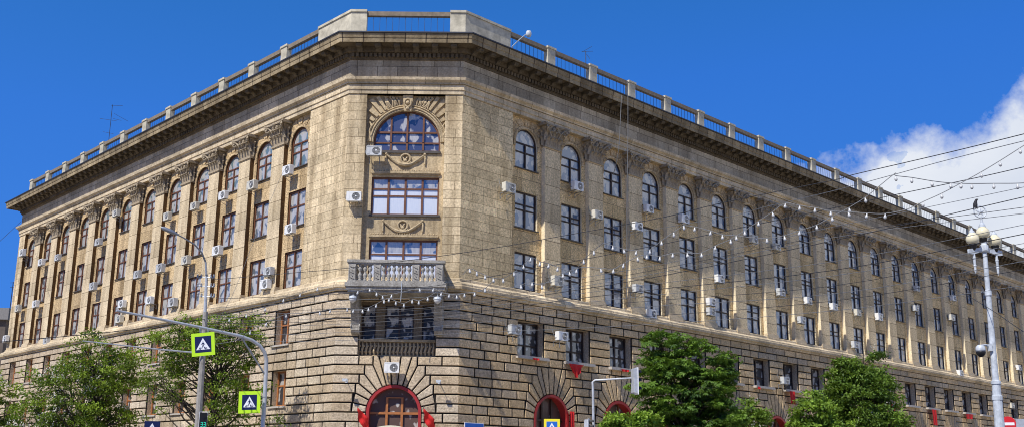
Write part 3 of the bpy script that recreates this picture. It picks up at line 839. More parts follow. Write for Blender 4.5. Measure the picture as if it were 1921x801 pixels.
for x in (-2.04, -.93, .88, 2.06):
    mb = MB(); mb.box(-.17, .17, 1.54, 1.82, .50, 1.28)
    for i in range(5): mb.tube([(-.08 + .05 * (i % 2), 1.83, .58 + i * .13), (.08 - .05 * (i % 2), 1.835, .66 + i * .13)], .025, 5)
    mb.box(-.15, -.12, 1.82, 1.842, .56, 1.22); mb.box(.12, .15, 1.82, 1.842, .56, 1.22)
    o = mb.build('pier', M['balcony'], BAL); o.location = (x, 0, 0)
bal0 = MB(); bal0.lathe([(.085, .50), (.085, .56), (.05, .60), (.10, .72), (.105, .80), (.045, .90), (.04, .94), (.09, 1.02), (.10, 1.10), (.05, 1.20), (.085, 1.23), (.085, 1.28)], (0, 0, 0), 8)
bal0 = bal0.build('baluster', M['balcony'], BAL, smooth=True)
sp = [(-1.70, 1.68), (-1.48, 1.68), (-1.26, 1.68)] + [(-.62 + .24 * i, 1.68) for i in range(6)] + [(1.22, 1.68), (1.46, 1.68), (1.70, 1.68)] + [(sg * 2.12, y) for sg in (-1, 1) for y in (.18, .45, .72, .99, 1.26)]
for i, (x, y) in enumerate(sp):
    o = bal0 if i == 0 else bal0.copy()
    if i: COL.objects.link(o); o.parent = BAL
    o.location = (x, y, 0)
for i, x in enumerate((-1.98, 1.98)):
    mb = MB(); prof = [(.17, -.04), (1.50, -.04), (1.56, -.2), (1.40, -.38), (1.16, -.36), (1.02, -.6), (.80, -.9), (.60, -1.16), (.50, -1.42), (.54, -1.66), (.40, -1.80), (.17, -1.83)]
    for sg in (-1, 1): mb.face([(sg * .2, a, b) for a, b in prof])
    for a, b in zip(prof, prof[1:]): mb.face([(-.2, a[0], a[1]), (.2, a[0], a[1]), (.2, b[0], b[1]), (-.2, b[0], b[1])])
    for sg in (-1, 1):
        mb.tube(spiral((sg * .2, 1.28, -.22), .17, 1, (0, 1, 0)), [.035] * 22, 5); mb.tube(spiral((sg * .2, .42, -1.5), .15, 1, (0, 1, 0)), [.035] * 22, 5)
        for j in range(6): mb.ball((sg * .2, .40 + .05 * (j % 2), -.5 - .14 * j), .06, 6, 4)
    o = mb.build('console', M['balcony'], BAL); o.location = (x, 0, 0)
# --- ground floor arches: red surround, glazing with bars
def doorway(w, c, col):
    d = MB(); n = 20; r = 1.30
    for k in range(n):
        a, b = math.pi * k / n, math.pi * (k + 1) / n
        d.prism([(q * math.cos(t), SPRING + q * math.sin(t)) for q, t in ((r - .004, a), (r - .004, b), (r - .14, b), (r - .14, a))], -.50, .07)
    for sg in (-1, 1): d.box(sg * (r - .07) - .067, sg * (r - .07) + .067, -.50, .07, .06, SPRING)
    o = d.build('arched_doorway', M['red_paint'], BLD); place(o, w, c, F_OFF - .05, 0)
    g = MB(); q = r - .13
    g.face([(q * math.cos(math.pi * k / n), -.40, SPRING + q * math.sin(math.pi * k / n)) for k in range(n + 1)] + [(-q, -.40, .06), (q, -.40, .06)])
    g.build('pane', M['glass_dark'], o, recalc=False)
    f = MB()
    for x in (-.36, .36): f.box(x - .055, x + .055, -.37, -.29, .06, SPRING + (.72 if w == 'C' else math.sqrt(1.16 ** 2 - x * x)))
    f.box(-1.16, 1.16, -.385, -.30, SPRING - .06, SPRING + .05); f.box(-1.16, 1.16, -.385, -.30, 2.4, 2.5)
    if w == 'C':
        f.box(-.42, .42, -.375, -.31, SPRING + .70, SPRING + .75)
    f.build('glazing_bars', col, o)
doorway('C', ARCH_C[0], M['frame_orange'])
for c in ARCH_R: doorway('R', c, M['frame_red'] if c > 8 else M['dark_wood'])
# ------------------------------------------------------------------ setting
def struct(name, mb, m):
    o = mb.build(name, m); o['kind'] = 'structure'; return o
mb = MB(); g = 6000
mb.face([(-g, -g, -.16), (g, -g, -.16), (g, g, -.16), (-g, g, -.16)]); struct('ground', mb, M['paving'])
def sheet(name, pts, z, m, thick=0):
    mb = MB(); mb.face([(x, y, z) for x, y in pts])
    if thick:
        for i in range(len(pts)):
            (a, b), (c, d) = pts[i], pts[(i + 1) % len(pts)]; mb.face([(a, b, z), (c, d, z), (c, d, z - thick), (a, b, z - thick)])
    return struct(name, mb, m)
def along(w, s, off): p = W(w)(s, off, 0); return (p.x, p.y)
sheet('road_left', [along('L', -30, 13), along('L', 160, 13), along('L', 160, 30), along('L', -30, 30)], -.148, M['asphalt'])
sheet('road_right', [along('R', -30, 16), along('R', 200, 16), along('R', 200, 36), along('R', -30, 36)], -.144, M['asphalt'])
sheet('junction', [(-14, -22), (2.9, -12), (20, -22), (30, -40), (2, -46), (-24, -36)], -.140, M['asphalt'])
pv = [Vector((p.x, p.y, 0)) for p in offset_plan(11.5)[1:5]]
sheet('pavement', [(p.x, p.y) for p in pv] + [along('R', R_END, -20), along('L', L_END, -20)], -.004, M['paving'], .15)
sheet('lawn_right', [along('R', 8, 6), along('R', 80, 6), along('R', 80, 9.6), along('R', 8, 9.6)], .0, M['grass'])
sheet('lawn_left', [along('L', 8, 4.2), along('L', 44, 4.2), along('L', 44, 7.6), along('L', 8, 7.6)], .0, M['grass'])
mb = MB()
for i in range(9):
    p = W('L')(2 + 0, 14 + i * 1.7, 0); d, n = dL, nL
    q = [p, p + d * 4, p + d * 4 + n * .8, p + n * .8]; mb.face([(v.x, v.y, -.134) for v in q])
struct('crossing_marking', mb, M['marking'])

# ------------------------------------------------------------------ distant block behind the left end
far = thing('distant_building', 'dark flat-roofed building glimpsed behind the left end of the block', 'building', (-60, 90, 0))
ztop = 23.24
mb = MB(); mb.box(-16, -0.03, 0, 14, 0, ztop - 1.6); mb.build('wall', M['far_wall'], far)
mb = MB(); mb.box(-16.5, -0.03 + .5, -.6, 14.5, ztop - 1.6, ztop); mb.build('roof', M['roof'], far)
for i in range(3):
    for j in range(3):
        mb = MB(); mb.box(-0.03 - 2.4 - i * 3.2, -0.03 - 1 - i * 3.2, -.06, .05, ztop - 5 - j * 3.6, ztop - 3 - j * 3.6); mb.build('window', M['glass_low'], far)

# ------------------------------------------------------------------ trees
def build_leaves(mb, name, mat, parent):
    me = bpy.data.meshes.new(name); me.from_pydata(mb.v, [], mb.f)
    ul = me.uv_layers.new(name='UVMap')
    ul.data.foreach_set('uv', [c for uv in mb.uv for p in uv for c in p])
    me.materials.append(mat); o = bpy.data.objects.new(name, me); COL.objects.link(o); o.parent = parent; return o
def rdir(rg, up=0):
    while True:
        v = Vector((rg.uniform(-1, 1), rg.uniform(-1, 1), rg.uniform(-1, 1)))
        if .05 < v.length < 1: return (v.normalized() + Vector((0, 0, up))).normalized()
def add_leaf(mb, c, d, nrm, L, wd, u):
    s = d.cross(nrm)
    if s.length < 1e-3: s = d.orthogonal()
    s.normalize(); n = s.cross(d)
    a = c; b = c + d * (L * .55) + s * wd / 2 + n * wd * .12; e = c + d * L - n * L * .12; f = c + d * (L * .55) - s * wd / 2 + n * wd * .12
    i = len(mb.v); mb.v += [tuple(a), tuple(b), tuple(e), tuple(f)]; mb.f.append((i, i + 1, i + 2, i + 3)); mb.uv.append([(u, 0)] * 4)
def tree(name, label, base, blobs, seed, leaf, style, clumps, per, trunk_r=.16, fork=.35, size=.16, spread=.55, flat=.35, blossoms=0, open_=.5, cat='tree', group=None):
    """blobs: ellipsoids (centre, radii) in world metres that the crown's leaf clumps gather in"""
    rg = random.Random(seed); bx, by = base
    t = thing(name, label, cat, (bx, by, 0), 0, group); B = Vector((bx, by, 0))
    top = max(c[2] + r[2] * .6 for c, r in blobs)
    tr = MB(); stem = []
    low = min(c[2] - r[2] for c, r in blobs)
    cx = sum(c[0] for c, r in blobs) / len(blobs) - bx; cy = sum(c[1] for c, r in blobs) / len(blobs) - by
    for i in range(9):
        q = i / 8; stem.append(Vector((cx * q ** 1.5 + rg.uniform(-.12, .12) * q, cy * q ** 1.5 + rg.uniform(-.12, .12) * q, top * .93 * q - .1)))
    tr.tube(stem, [trunk_r * (1.25 - q * 1.13 / 8) for q in range(9)], 8)
    lv = MB(); bl = MB(); wts = [r[0] * r[1] * r[2] for c, r in blobs]
    for k in range(clumps):
        c, r = rg.choices(blobs, wts)[0]; d = rdir(rg)
        rad = rg.uniform(open_, 1) ** .6 * rg.uniform(.86, 1.08)
        p = Vector(c) - B + Vector((d.x * r[0], d.y * r[1], d.z * r[2])) * rad
        if p.z < 1.6: continue
        shell = rad * (.55 + .45 * (d.z * .5 + .5))
        # limb from the stem out to this clump
        if k % 3 == 0:
            zz = max(low * .55, p.z - (p - Vector((0, 0, p.z))).length * rg.uniform(.5, 1.0)); f = min(.98, max(.12, zz / (top * .93)))
            j = f * 8; i0 = min(7, int(j)); a = stem[i0].lerp(stem[i0 + 1], j - i0)
            m1 = a.lerp(p, .45) + Vector((rg.uniform(-.2, .2), rg.uniform(-.2, .2), rg.uniform(-.05, .35)))
            m2 = a.lerp(p, .75) + Vector((rg.uniform(-.2, .2), rg.uniform(-.2, .2), rg.uniform(0, .3)))
            rr = trunk_r * rg.uniform(.22, .42) * (1.1 - f * .6)
            tr.tube([a, m1, m2, p], [rr, rr * .7, rr * .45, rr * .18], 5, cap=False)
            for _ in range(2):
                e = p + rdir(rg, .3) * spread * rg.uniform(.5, 1.1); tr.tube([m2, m2.lerp(e, .5) + rdir(rg) * .1, e], [rr * .35, rr * .25, rr * .1], 4, cap=False)
        cs = spread * rg.uniform(.6, 1.25); tilt = rdir(rg, 2.2)
        n_here = int(per * rg.uniform(.55, 1.3))
        cu = rg.uniform(-.18, .18)
        for _ in range(n_here):
            o = rdir(rg) * cs * rg.random() ** .45; o.z *= flat; o -= Vector((0, 0, .12)) * (o.length / cs) ** 2
            q = p + o; nrm = (tilt + rdir(rg) * .55).normalized()
            u = min(1, max(0, .14 + 1.0 * (shell - .35) + cu + rg.uniform(-.2, .2) + o.z * .5))  # inner and lower leaves painted darker as crown shade
            if style == 'palm':
                d0 = nrm.orthogonal().normalized(); e0 = nrm.cross(d0); ph = rg.uniform(0, 6.3); nl = rg.choice((5, 6, 7))
                for j in range(nl):
                    a = ph + j * 6.283 / nl; dd = d0 * math.cos(a) + e0 * math.sin(a)
                    dd = (dd - Vector((0, 0, rg.uniform(.2, .6)))).normalized()
                    add_leaf(lv, q, dd, nrm, size * rg.uniform(.75, 1.15), size * .42, min(1, max(0, u + rg.uniform(-.08, .08))))
            else:
                dd = (rdir(rg) - Vector((0, 0, .25))).normalized()
                add_leaf(lv, q, dd, nrm, size * rg.uniform(.7, 1.25), size * .62, u)
        if blossoms and rg.random() < blossoms:
            for _ in range(5):
                q = p + rdir(rg, .5) * cs * .7
                for __ in range(5):
                    add_leaf(bl, q + rdir(rg) * .05 + Vector((0, 0, .04 * __)), rdir(rg), rdir(rg), .07, .06, .5)
    tr.build('trunk', M['bark'], t, smooth=True); build_leaves(lv, 'crown', leaf, t)
    if bl.f: build_leaves(bl, 'blossom', M['blossom'], t)
    return t
def E(c, rx, ry, rz): return (c, (rx, ry, rz))
G = 'trees along the pavement'
tree('street_tree', 'loose green tree with white blossom, farthest left of full crowns', (-13.53, 6.33), [E((-14.73, 6.33, 5.76), 3.1, 2.6, 2.6), E((-12.99, 6.33, 7.07), 2.0, 2.0, 2.1), E((-16.57, 6.33, 4.18), 2.0, 2, 1.7), E((-13.11, 6.33, 3.95), 2.2, 2, 1.6), E((-15.18, 6.83, 8.11), 1.3, 1.2, .9), E((-14.63, 6.33, 8.93), .5, .5, .7)],
     3, M['leaf_olive'], 'leaf', 350, 62, .2, size=.155, spread=.62, flat=.45, blossoms=.22, open_=.2, group=G)
tree('street_tree', 'open dark-branched tree behind the lime-bordered crossing signs', (-5.92, -0.17), [E((-5.03, -0.67, 7.72), 2.0, 1.8, 1.5), E((-7.15, -0.37, 7.73), 1.7, 1.6, 1.5), E((-3.55, -0.67, 8.25), 1.0, 1.0, .9), E((-4.60, -0.67, 5.22), 1.6, 1.6, 1.4), E((-8.22, 0.33, 5.75), 1.4, 1.4, 1.6), E((-4.87, -0.67, 3.75), 1.7, 1.4, 1.2), E((-3.03, -0.67, 4.14), .9, .8, .5)],
     11, M['leaf_olive'], 'leaf', 310, 56, .17, size=.135, spread=.52, flat=.5, open_=.2, group=G)
tree('street_tree', 'tree crown cut off by the left end of the block', (-21.91, 11.33), [E((-22.32, 11.33, 5.27), 1.9, 1.7, 2.3), E((-21.11, 11.33, 4.37), 1.1, 1.0, 1.2)], 17, M['leaf_olive'], 'leaf', 90, 60, .17, size=.19, blossoms=.15, open_=.3, group=G)
tree('horse_chestnut', 'dense dark horse chestnut in front of the right facade arches', (16.22, -2.67), [E((16.09, -2.67, 5.37), 2.35, 2.2, 2.3), E((15.67, -2.67, 7.15), 1.6, 1.6, 1.3), E((17.21, -2.67, 6.57), 1.3, 1.3, 1.1), E((14.89, -2.67, 7.74), .9, .9, .7), E((16.41, -2.67, 3.97), 2.5, 2.2, 1.6)],
     23, M['leaf_dark'], 'palm', 330, 20, .17, size=.20, spread=.52, flat=.28, open_=.35, group=G)
tree('street_tree', 'full green tree beyond the chestnut with a thin top shoot', (28.76, 11.33), [E((28.87, 11.33, 6.32), 2.2, 2.2, 2.3), E((27.90, 11.33, 8.01), 1.15, 1.2, .9), E((29.71, 11.33, 7.32), 1.3, 1.3, 1.1), E((28.97, 11.33, 4.80), 2.5, 2.3, 1.3), E((29.83, 11.33, 9.00), .7, .7, .45), E((30.25, 11.33, 9.60), .35, .35, .5)],
     31, M['leaf_mid'], 'leaf', 380, 85, .2, size=.19, spread=.60, flat=.33, blossoms=.04, open_=.35, group=G)
tree('street_tree', 'low rounded tree between the chestnut and the taller green tree', (21.91, 9.33), [E((21.92, 9.33, 4.90), 1.25, 1.2, 1.3), E((21.22, 9.33, 4.59), 1.0, 1.0, .9)], 37, M['leaf_mid'], 'leaf', 90, 60, .13, size=.2, spread=.45, flat=.4, blossoms=.12, open_=.3, group=G)
tree('street_tree', 'bright young tree in front of the full green tree', (24.24, 5.33), [E((24.28, 5.33, 5.14), 1.15, 1.1, 1.4), E((24.57, 5.33, 4.46), 1.5, 1.2, 1.0), E((22.86, 5.33, 4.43), .8, .8, .6)], 41, M['leaf_fresh'], 'leaf', 110, 60, .12, size=.2, spread=.42, flat=.4, open_=.3, group=G)
tree('street_tree', 'low leafy crown at the foot of the chestnut', (13.65, -4.67), [E((12.98, -4.67, 3.93), .95, .8, .45), E((13.88, -4.67, 3.84), 1.0, .9, .7)], 43, M['leaf_fresh'], 'leaf', 70, 55, .1, size=.19, spread=.4, flat=.35, open_=.3, group=G)

# ------------------------------------------------------------------ air conditioners
def ac_unit():
    t = thing('air_conditioner', 'x', 'air conditioner', (0, 0, 0), 0, 'air conditioners on the facades')
    mb = MB(); w, d, h = .41, .29, .28
    prof = [(-w, -h + .02), (-w + .02, -h), (w - .02, -h), (w, -h + .02), (w, h - .02), (w - .02, h), (-w + .02, h), (-w, h - .02)]
    mb.prism(prof, -d / 2 - .02, d / 2)
    mb.box(-w + .03, w - .03, d / 2, d / 2 + .012, h - .06, h - .045); mb.box(.22, w - .03, d / 2, d / 2 + .010, -.20, .16)
    mb.build('casing', M['ac_white'], t)
    mb = MB(); mb.lathe([(.001, .012), (.205, .012), (.225, .004), (.225, -.01)], (-.12, d / 2, 0), 18, 'y')
    mb.build('fan_guard', M['ac_dark'], t)
    mb = MB(); mb.lathe([(.05, .02), (.05, .03), (.001, .035)], (-.12, d / 2, 0), 10, 'y')
    for r in (.10, .15, .2): mb.tube([(-.12 + r * math.cos(a * .3927), d / 2 + .022, r * math.sin(a * .3927)) for a in range(17)], .006, 4, False)
    mb.build('fan_rings', M['ac_white'], t)
    for sg in (-1, 1):
        mb = MB(); mb.box(sg * .27 - .018, sg * .27 + .018, -.44, .16, -h - .04, -h - .003); mb.tube([(sg * .27, .1, -h - .04), (sg * .27, -.44, -h - .32)], .014, 4)
        mb.box(sg * .27 - .018, sg * .27 + .018, -.455, -.43, -h - .36, -h)
        mb.build('bracket', M['steel'], t)
    mb = MB(); mb.tube([(w, -.05, -.1), (w + .07, -.1, -.12), (w + .08, -.2, .1), (w + .02, -.36, .32), (w - .02, -.43, .55)], .016, 5); mb.build('hose', M['wire_grey'], t)
    return t
AC = [('R', 2.85, 16.08, 0.5, 'white air conditioner beside the first upper square window from the corner, right facade'),
      ('R', 8.43, 17.38, 0.22, 'white air conditioner under the second arched window from the corner, right facade'),
      ('R', 9.85, 15.98, 0.45, 'white air conditioner beside the second upper square window from the corner, right facade'),
      ('R', 13.41, 15.95, 0.45, 'white air conditioner beside the third upper square window from the corner, right facade'),
      ('R', 14.81, 17.32, 0.22, 'white air conditioner under the fourth arched window from the corner, right facade'),
      ('R', 18.32, 17.34, 0.22, 'white air conditioner under the fifth arched window from the corner, right facade'),
      ('R', 13.35, 12.28, 0.45, 'white air conditioner beside the third lower square window from the corner, right facade'),
      ('R', 14.83, 11.03, 0.22, 'white air conditioner under the fourth lower square window from the corner, right facade'),
      ('R', 6.56, 11.76, 0.45, 'white air conditioner beside the first lower square window from the corner, right facade'),
      ('R', 26.15, 17.39, 0.22, 'white air conditioner under the seventh arched window from the corner, right facade'),
      ('R', 21.95, 14.1, 0.22, 'white air conditioner under the sixth upper square window from the corner, right facade'),
      ('R', 20.92, 12.49, 0.22, 'upper white air conditioner beside the fifth lower square window from the corner, right facade'),
      ('R', 20.88, 11.88, 0.22, 'lower white air conditioner beside the fifth lower square window from the corner, right facade'),
      ('R', 29.25, 14.21, 0.22, 'white air conditioner under the eighth upper square window from the corner, right facade'),
      ('R', 32.83, 14.08, 0.22, 'white air conditioner under the ninth upper square window from the corner, right facade'),
      ('R', 29.01, 17.34, 0.22, 'white air conditioner under the eighth arched window from the corner, right facade'),
      ('R', 31.8, 12.59, 0.22, 'white air conditioner beside the eighth lower square window from the corner, right facade'),
      ('R', 36.45, 14.1, 0.22, 'white air conditioner under the tenth upper square window from the corner, right facade'),
      ('R', 40.07, 14.1, 0.22, 'white air conditioner under the eleventh upper square window from the corner, right facade'),
      ('R', 43.5, 14.18, 0.22, 'white air conditioner under the twelfth upper square window from the corner, right facade'),
      ('R', 50.17, 15.66, 0.22, 'white air conditioner beside the fourteenth upper square window from the corner, right facade'),
      ('R', 57.14, 15.71, 0.22, 'white air conditioner beside the sixteenth upper square window from the corner, right facade'),
      ('R', 50.69, 17.38, 0.22, 'white air conditioner under the fourteenth arched window from the corner, right facade'),
      ('R', 57.85, 17.49, 0.22, 'white air conditioner under the sixteenth arched window from the corner, right facade'),
      ('R', 39.3, 11.61, 0.22, 'white air conditioner beside the eleventh lower square window from the corner, right facade'),
      ('R', 57.86, 10.97, 0.22, 'white air conditioner under the sixteenth lower square window from the corner, right facade'),
      ('R', 71.64, 12.56, 0.22, 'white air conditioner beside the twentieth lower square window from the corner, right facade'),
      ('R', 68.9, 8.83, 0.22, 'white air conditioner beside the nineteenth base window from the corner, right facade'),
      ('R', 3.21, 8.81, 0.65, 'white air conditioner beside the first base window from the corner, right facade'),
      ('R', 6.66, 8.84, 0.65, 'white air conditioner beside the second base window from the corner, right facade'),
      ('R', 28.47, 8.15, 0.65, 'white air conditioner beside the eighth base window from the corner, right facade'),
      ('C', 1.42, 17.37, 0.25, 'white air conditioner at the left foot of the big arched corner window'),
      ('C', 0.53, 14.98, 0.35, 'white air conditioner on the corner wall left of the garland panels'),
      ('C', 2.73, 6.6, 0.65, 'white air conditioner directly above the corner entrance arch'),
      ('L', 5.04, 17.44, 0.22, 'white air conditioner under the first arched window from the corner, left facade'),
      ('L', 8.68, 17.34, 0.22, 'white air conditioner under the second arched window from the corner, left facade'),
      ('L', 11.9, 17.37, 0.22, 'white air conditioner under the third arched window from the corner, left facade'),
      ('L', 15.37, 17.36, 0.22, 'white air conditioner under the fourth arched window from the corner, left facade'),
      ('L', 18.93, 17.35, 0.22, 'white air conditioner under the fifth arched window from the corner, left facade'),
      ('L', 26.87, 18.97, 0.22, 'white air conditioner beside the seventh arched window from the corner, left facade'),
      ('L', 29.38, 17.33, 0.22, 'white air conditioner under the eighth arched window from the corner, left facade'),
      ('L', 36.79, 17.28, 0.22, 'white air conditioner under the tenth arched window from the corner, left facade'),
      ('L', 40.1, 17.38, 0.22, 'white air conditioner under the eleventh arched window from the corner, left facade'),
      ('L', 44.71, 18.83, 0.22, 'white air conditioner beside the twelfth arched window from the corner, left facade'),
      ('L', 4.45, 14.11, 0.22, 'white air conditioner under the first upper square window from the corner, left facade'),
      ('L', 12.09, 14.11, 0.22, 'white air conditioner under the third upper square window from the corner, left facade'),
      ('L', 15.89, 14.09, 0.22, 'white air conditioner under the fourth upper square window from the corner, left facade'),
      ('L', 19.25, 14.06, 0.22, 'white air conditioner under the fifth upper square window from the corner, left facade'),
      ('L', 22.5, 14.08, 0.22, 'white air conditioner under the sixth upper square window from the corner, left facade'),
      ('L', 29.53, 14.17, 0.22, 'white air conditioner under the eighth upper square window from the corner, left facade'),
      ('L', 40.3, 14.12, 0.22, 'white air conditioner under the eleventh upper square window from the corner, left facade'),
      ('L', 44.12, 14.2, 0.22, 'white air conditioner under the twelfth upper square window from the corner, left facade'),
      ('L', 6.32, 12.11, 0.22, 'white air conditioner beside the first lower square window from the corner, left facade'),
      ('L', 6.56, 11.45, 0.22, 'white air conditioner beside the second lower square window from the corner, left facade'),
      ('L', 24.44, 12.37, 0.22, 'white air conditioner beside the seventh lower square window from the corner, left facade'),
      ('L', 24.62, 11.39, 0.22, 'white air conditioner under the seventh lower square window from the corner, left facade'),
      ('L', 20.35, 12.15, 0.22, 'white air conditioner beside the fifth lower square window from the corner, left facade'),
      ('L', 17.17, 11.66, 0.22, 'white air conditioner beside the fourth lower square window from the corner, left facade'),
      ('L', 37.19, 11.0, 0.22, 'white air conditioner under the tenth lower square window from the corner, left facade'),
      ('L', 46.11, 11.92, 0.22, 'white air conditioner beside the thirteenth lower square window from the corner, left facade')]
proto = ac_unit()
for i, (w, s, z, off, label) in enumerate(AC):
    o = proto if i == 0 else copy_tree(proto)
    place(o, w, s, off, z); o['label'] = label; k = random.uniform(.82, .95); o.scale = (k, k, k * random.uniform(.92, 1.08))
    for ch in o.children:
        if ch.name.startswith('casing'):
            ch.material_slots[0].link = 'OBJECT'; ch.material_slots[0].material = random.choice((M['ac_white'], M['ac_white'], M['ac_yellowed'], M['ac_grey']))

# ------------------------------------------------------------------ cloths, flags, plaques, lamps on the building
def cloth(label, w, s, z, wd, drop, shape, off=.50):
    o = thing('red_cloth', label, 'cloth', (0, 0, 0), 0, 'red cloths on the facade'); place(o, w, s, off, z)
    mb = MB(); nx, nz = 12, 8; rows = []
    for j in range(nz + 1):
        v = j / nz; row = []
        for i in range(nx + 1):
            u = -1 + 2 * i / nx
            if shape == 'swag': x = u * wd / 2 * (1 - .55 * v); zz = -drop * v * (1 - .75 * u * u * (1 - .3 * v)); y = .05 + .06 * math.sin(u * 9 + v * 3) * (.3 + v)
            elif shape == 'strip': x = u * wd / 2 * (1 - .25 * v); zz = -drop * v; y = .03 + .03 * math.sin(u * 7 + v * 2)
            else: x = u * wd / 2 * (1 - .2 * v); zz = -drop * v; y = .04 + .05 * math.sin(u * 6) * v
            row.append((x, y, zz))
        rows.append(row)
    for a, b in zip(rows, rows[1:]):
        for k in range(nx): mb.face([a[k], a[k + 1], b[k + 1], b[k]])
    mb.build('drape', M['cloth'], o, smooth=True); return o
cloth('red swag tied under the second base window of the right facade', 'R', 7.9, 7.50, 1.25, .70, 'swag')
cloth('narrow red drape below the air-conditioned base window between the trees', 'R', 29.5, 7.52, .75, .85, 'strip')
cloth('small red cloth on a sill beside the full green tree', 'R', 44.1, 7.50, .95, .5, 'swag')
cloth('long bright red drape on the far right base sills', 'R', 51.3, 7.50, .95, 1.25, 'strip')
cloth('wide short red cloth on the sill left of the lamp post', 'R', 58.2, 7.50, 1.5, .42, 'hem')
cloth('scrap of red cloth on the first base sill of the right facade', 'R', 4.9, 7.56, .5, .1, 'hem', .47)
cloth('scrap of red cloth on the third base sill of the right facade', 'R', 12.0, 7.56, .7, .12, 'hem', .47)
cloth('scrap of red cloth on the sill right of the chestnut', 'R', 25.5, 7.56, .3, .16, 'hem', .47)
cloth('tall red drape on the right jamb of the first right arch', 'R', 7.78, 5.05, .42, 2.4, 'strip', .3)
for s, tip, label in ((1.22, -.20, 'red flag drooping from a pole left of the corner entrance arch'), (4.30, .22, 'red flag drooping from a pole right of the corner entrance arch')):
    o = thing('flag', label, 'flag', (0, 0, 0), 0, 'flags at the corner entrance'); place(o, 'C', s, .22, 3.95)
    sg = 1 if tip > 0 else -1     # local x runs opposite to s
    mb = MB(); mb.tube([(0, 0, -.15), (sg * -.0, .25, .25), (sg * .0, .55, .82)], .016, 6); mb.ball((0, .56, .85), .03); mb.build('pole', M['bars'], o)
    mb = MB(); rows = []
    for j in range(9):
        v = j / 8; a = Vector((0, .53, .78)).lerp(Vector((0, .22, .20)), v); row = []
        for i in range(9):
            u = i / 8; row.append((a.x - .52 * u * (1 - .1 * v) + .03 * math.sin(v * 9), a.y + .05 * math.sin(u * 9 + v * 4), a.z - .50 * u - .05 * u * v))
        rows.append(row)
    for a, b in zip(rows, rows[1:]):
        for k in range(8): mb.face([a[k], a[k + 1], b[k + 1], b[k]])
    mb.build('banner', M['cloth'], o, smooth=True)
o = thing('entrance_sign', 'cream round-topped sign with white disc over the corner entrance', 'sign'); place(o, 'C', 2.78, .62, 2.80)
mb = MB(); arcp = [(1.22 * math.cos(math.pi * k / 18), .55 + .58 * math.sin(math.pi * k / 18)) for k in range(19)]
mb.prism(arcp + [(-1.22, 0), (1.22, 0)], -.06, .06); mb.build('board', M['cream'], o)
mb = MB(); mb.lathe([(.001, .02), (.24, .02), (.24, 0)], (0, .062, .78), 18, 'y'); mb.build('disc', M['sign_white'], o)
for x in (-1, 1): mb = MB(); mb.box(x - .03, x + .03, -.44, -.06, .2, .26); mb.build('bracket', M['bars'], o)
o = thing('wall_plaque', 'blue plaque with white border on the stonework just right of the corner', 'plaque'); place(o, 'R', .95, .24, 3.62)
mb = MB(); mb.box(-.62, .62, -.03, 0, 0, .54); mb.build('plate', M['sign_white'], o)
mb = MB(); mb.box(-.59, .59, 0, .008, .03, .51); mb.build('face', M['sign_blue'], o)
for s, label in ((.56, 'small white floodlight on a long arm left of the entrance arch'), (4.95, 'small white floodlight on a long arm right of the entrance arch')):
    o = thing('floodlight', label, 'floodlight', group='floodlights beside the entrance'); place(o, 'C', s, .2, 5.98)
    mb = MB(); mb.tube([(0, 0, .02), (0, .35, .06), (0, .62, 0)], .018, 6); mb.box(-.06, .06, -.02, .03, -.07, .1); mb.build('arm', M['white_paint'], o)
    mb = MB(); mb.prism([(-.09, -.07), (.09, -.07), (.12, .06), (-.12, .06)], .58, .72); mb.build('lamp_head', M['white_paint'], o)
for s, label in ((.90, 'white hanging lantern under the left end of the balcony'), (4.86, 'white hanging lantern under the right end of the balcony')):
    o = thing('hanging_lantern', label, 'lantern', group='lanterns under the balcony'); place(o, 'C', s, 1.72, 9.62)
    mb = MB(); mb.tube([(0, 0, .40), (0, 0, .2)], .012, 5); mb.lathe([(.03, .22), (.17, .17), (.19, .10), (.19, .06)], (0, 0, 0), 12); mb.build('cap', M['white_paint'], o)
    mb = MB(); mb.lathe([(.16, .06), (.17, .0), (.11, -.08), (.03, -.15), (.001, -.16)], (0, 0, 0), 12); mb.build('globe', M['bulb'], o, smooth=True)
# cables that hang down the right facade
for i, (pts, label) in enumerate((( [(11.24, 23.23, 1.18), (11.13, 21.74, 1.16), (11.14, 20.01, 1.00), (11.32, 19.11, 0.60), (11.68, 18.72, 0.10)], 'left and slacker of two cables hanging from the right cornice'), ([(11.83, 24.28, 1.20), (11.77, 21.08, 1.18), (11.87, 18.57, 1.00), (12.37, 15.91, 0.50), (12.68, 11.65, 0.12)], 'right and straighter of two cables hanging from the right cornice'))):
    mb = MB(); mb.tube([W('R')(s, off, z) for s, z, off in pts], .02, 5); o = mb.build('hanging_cable', M['wire_grey']); tag(o, label, 'cable', 'cables down the right facade')
mb = MB(); mb.tube([W('C')(3.17, 1.96, 10.45), W('C')(3.18, 1.95, 10.0), W('C')(3.16, 1.92, 9.55)], .018, 5); tag(mb.build('hanging_cable', M['white_paint']), 'short white cable dangling from the middle of the balcony', 'cable')
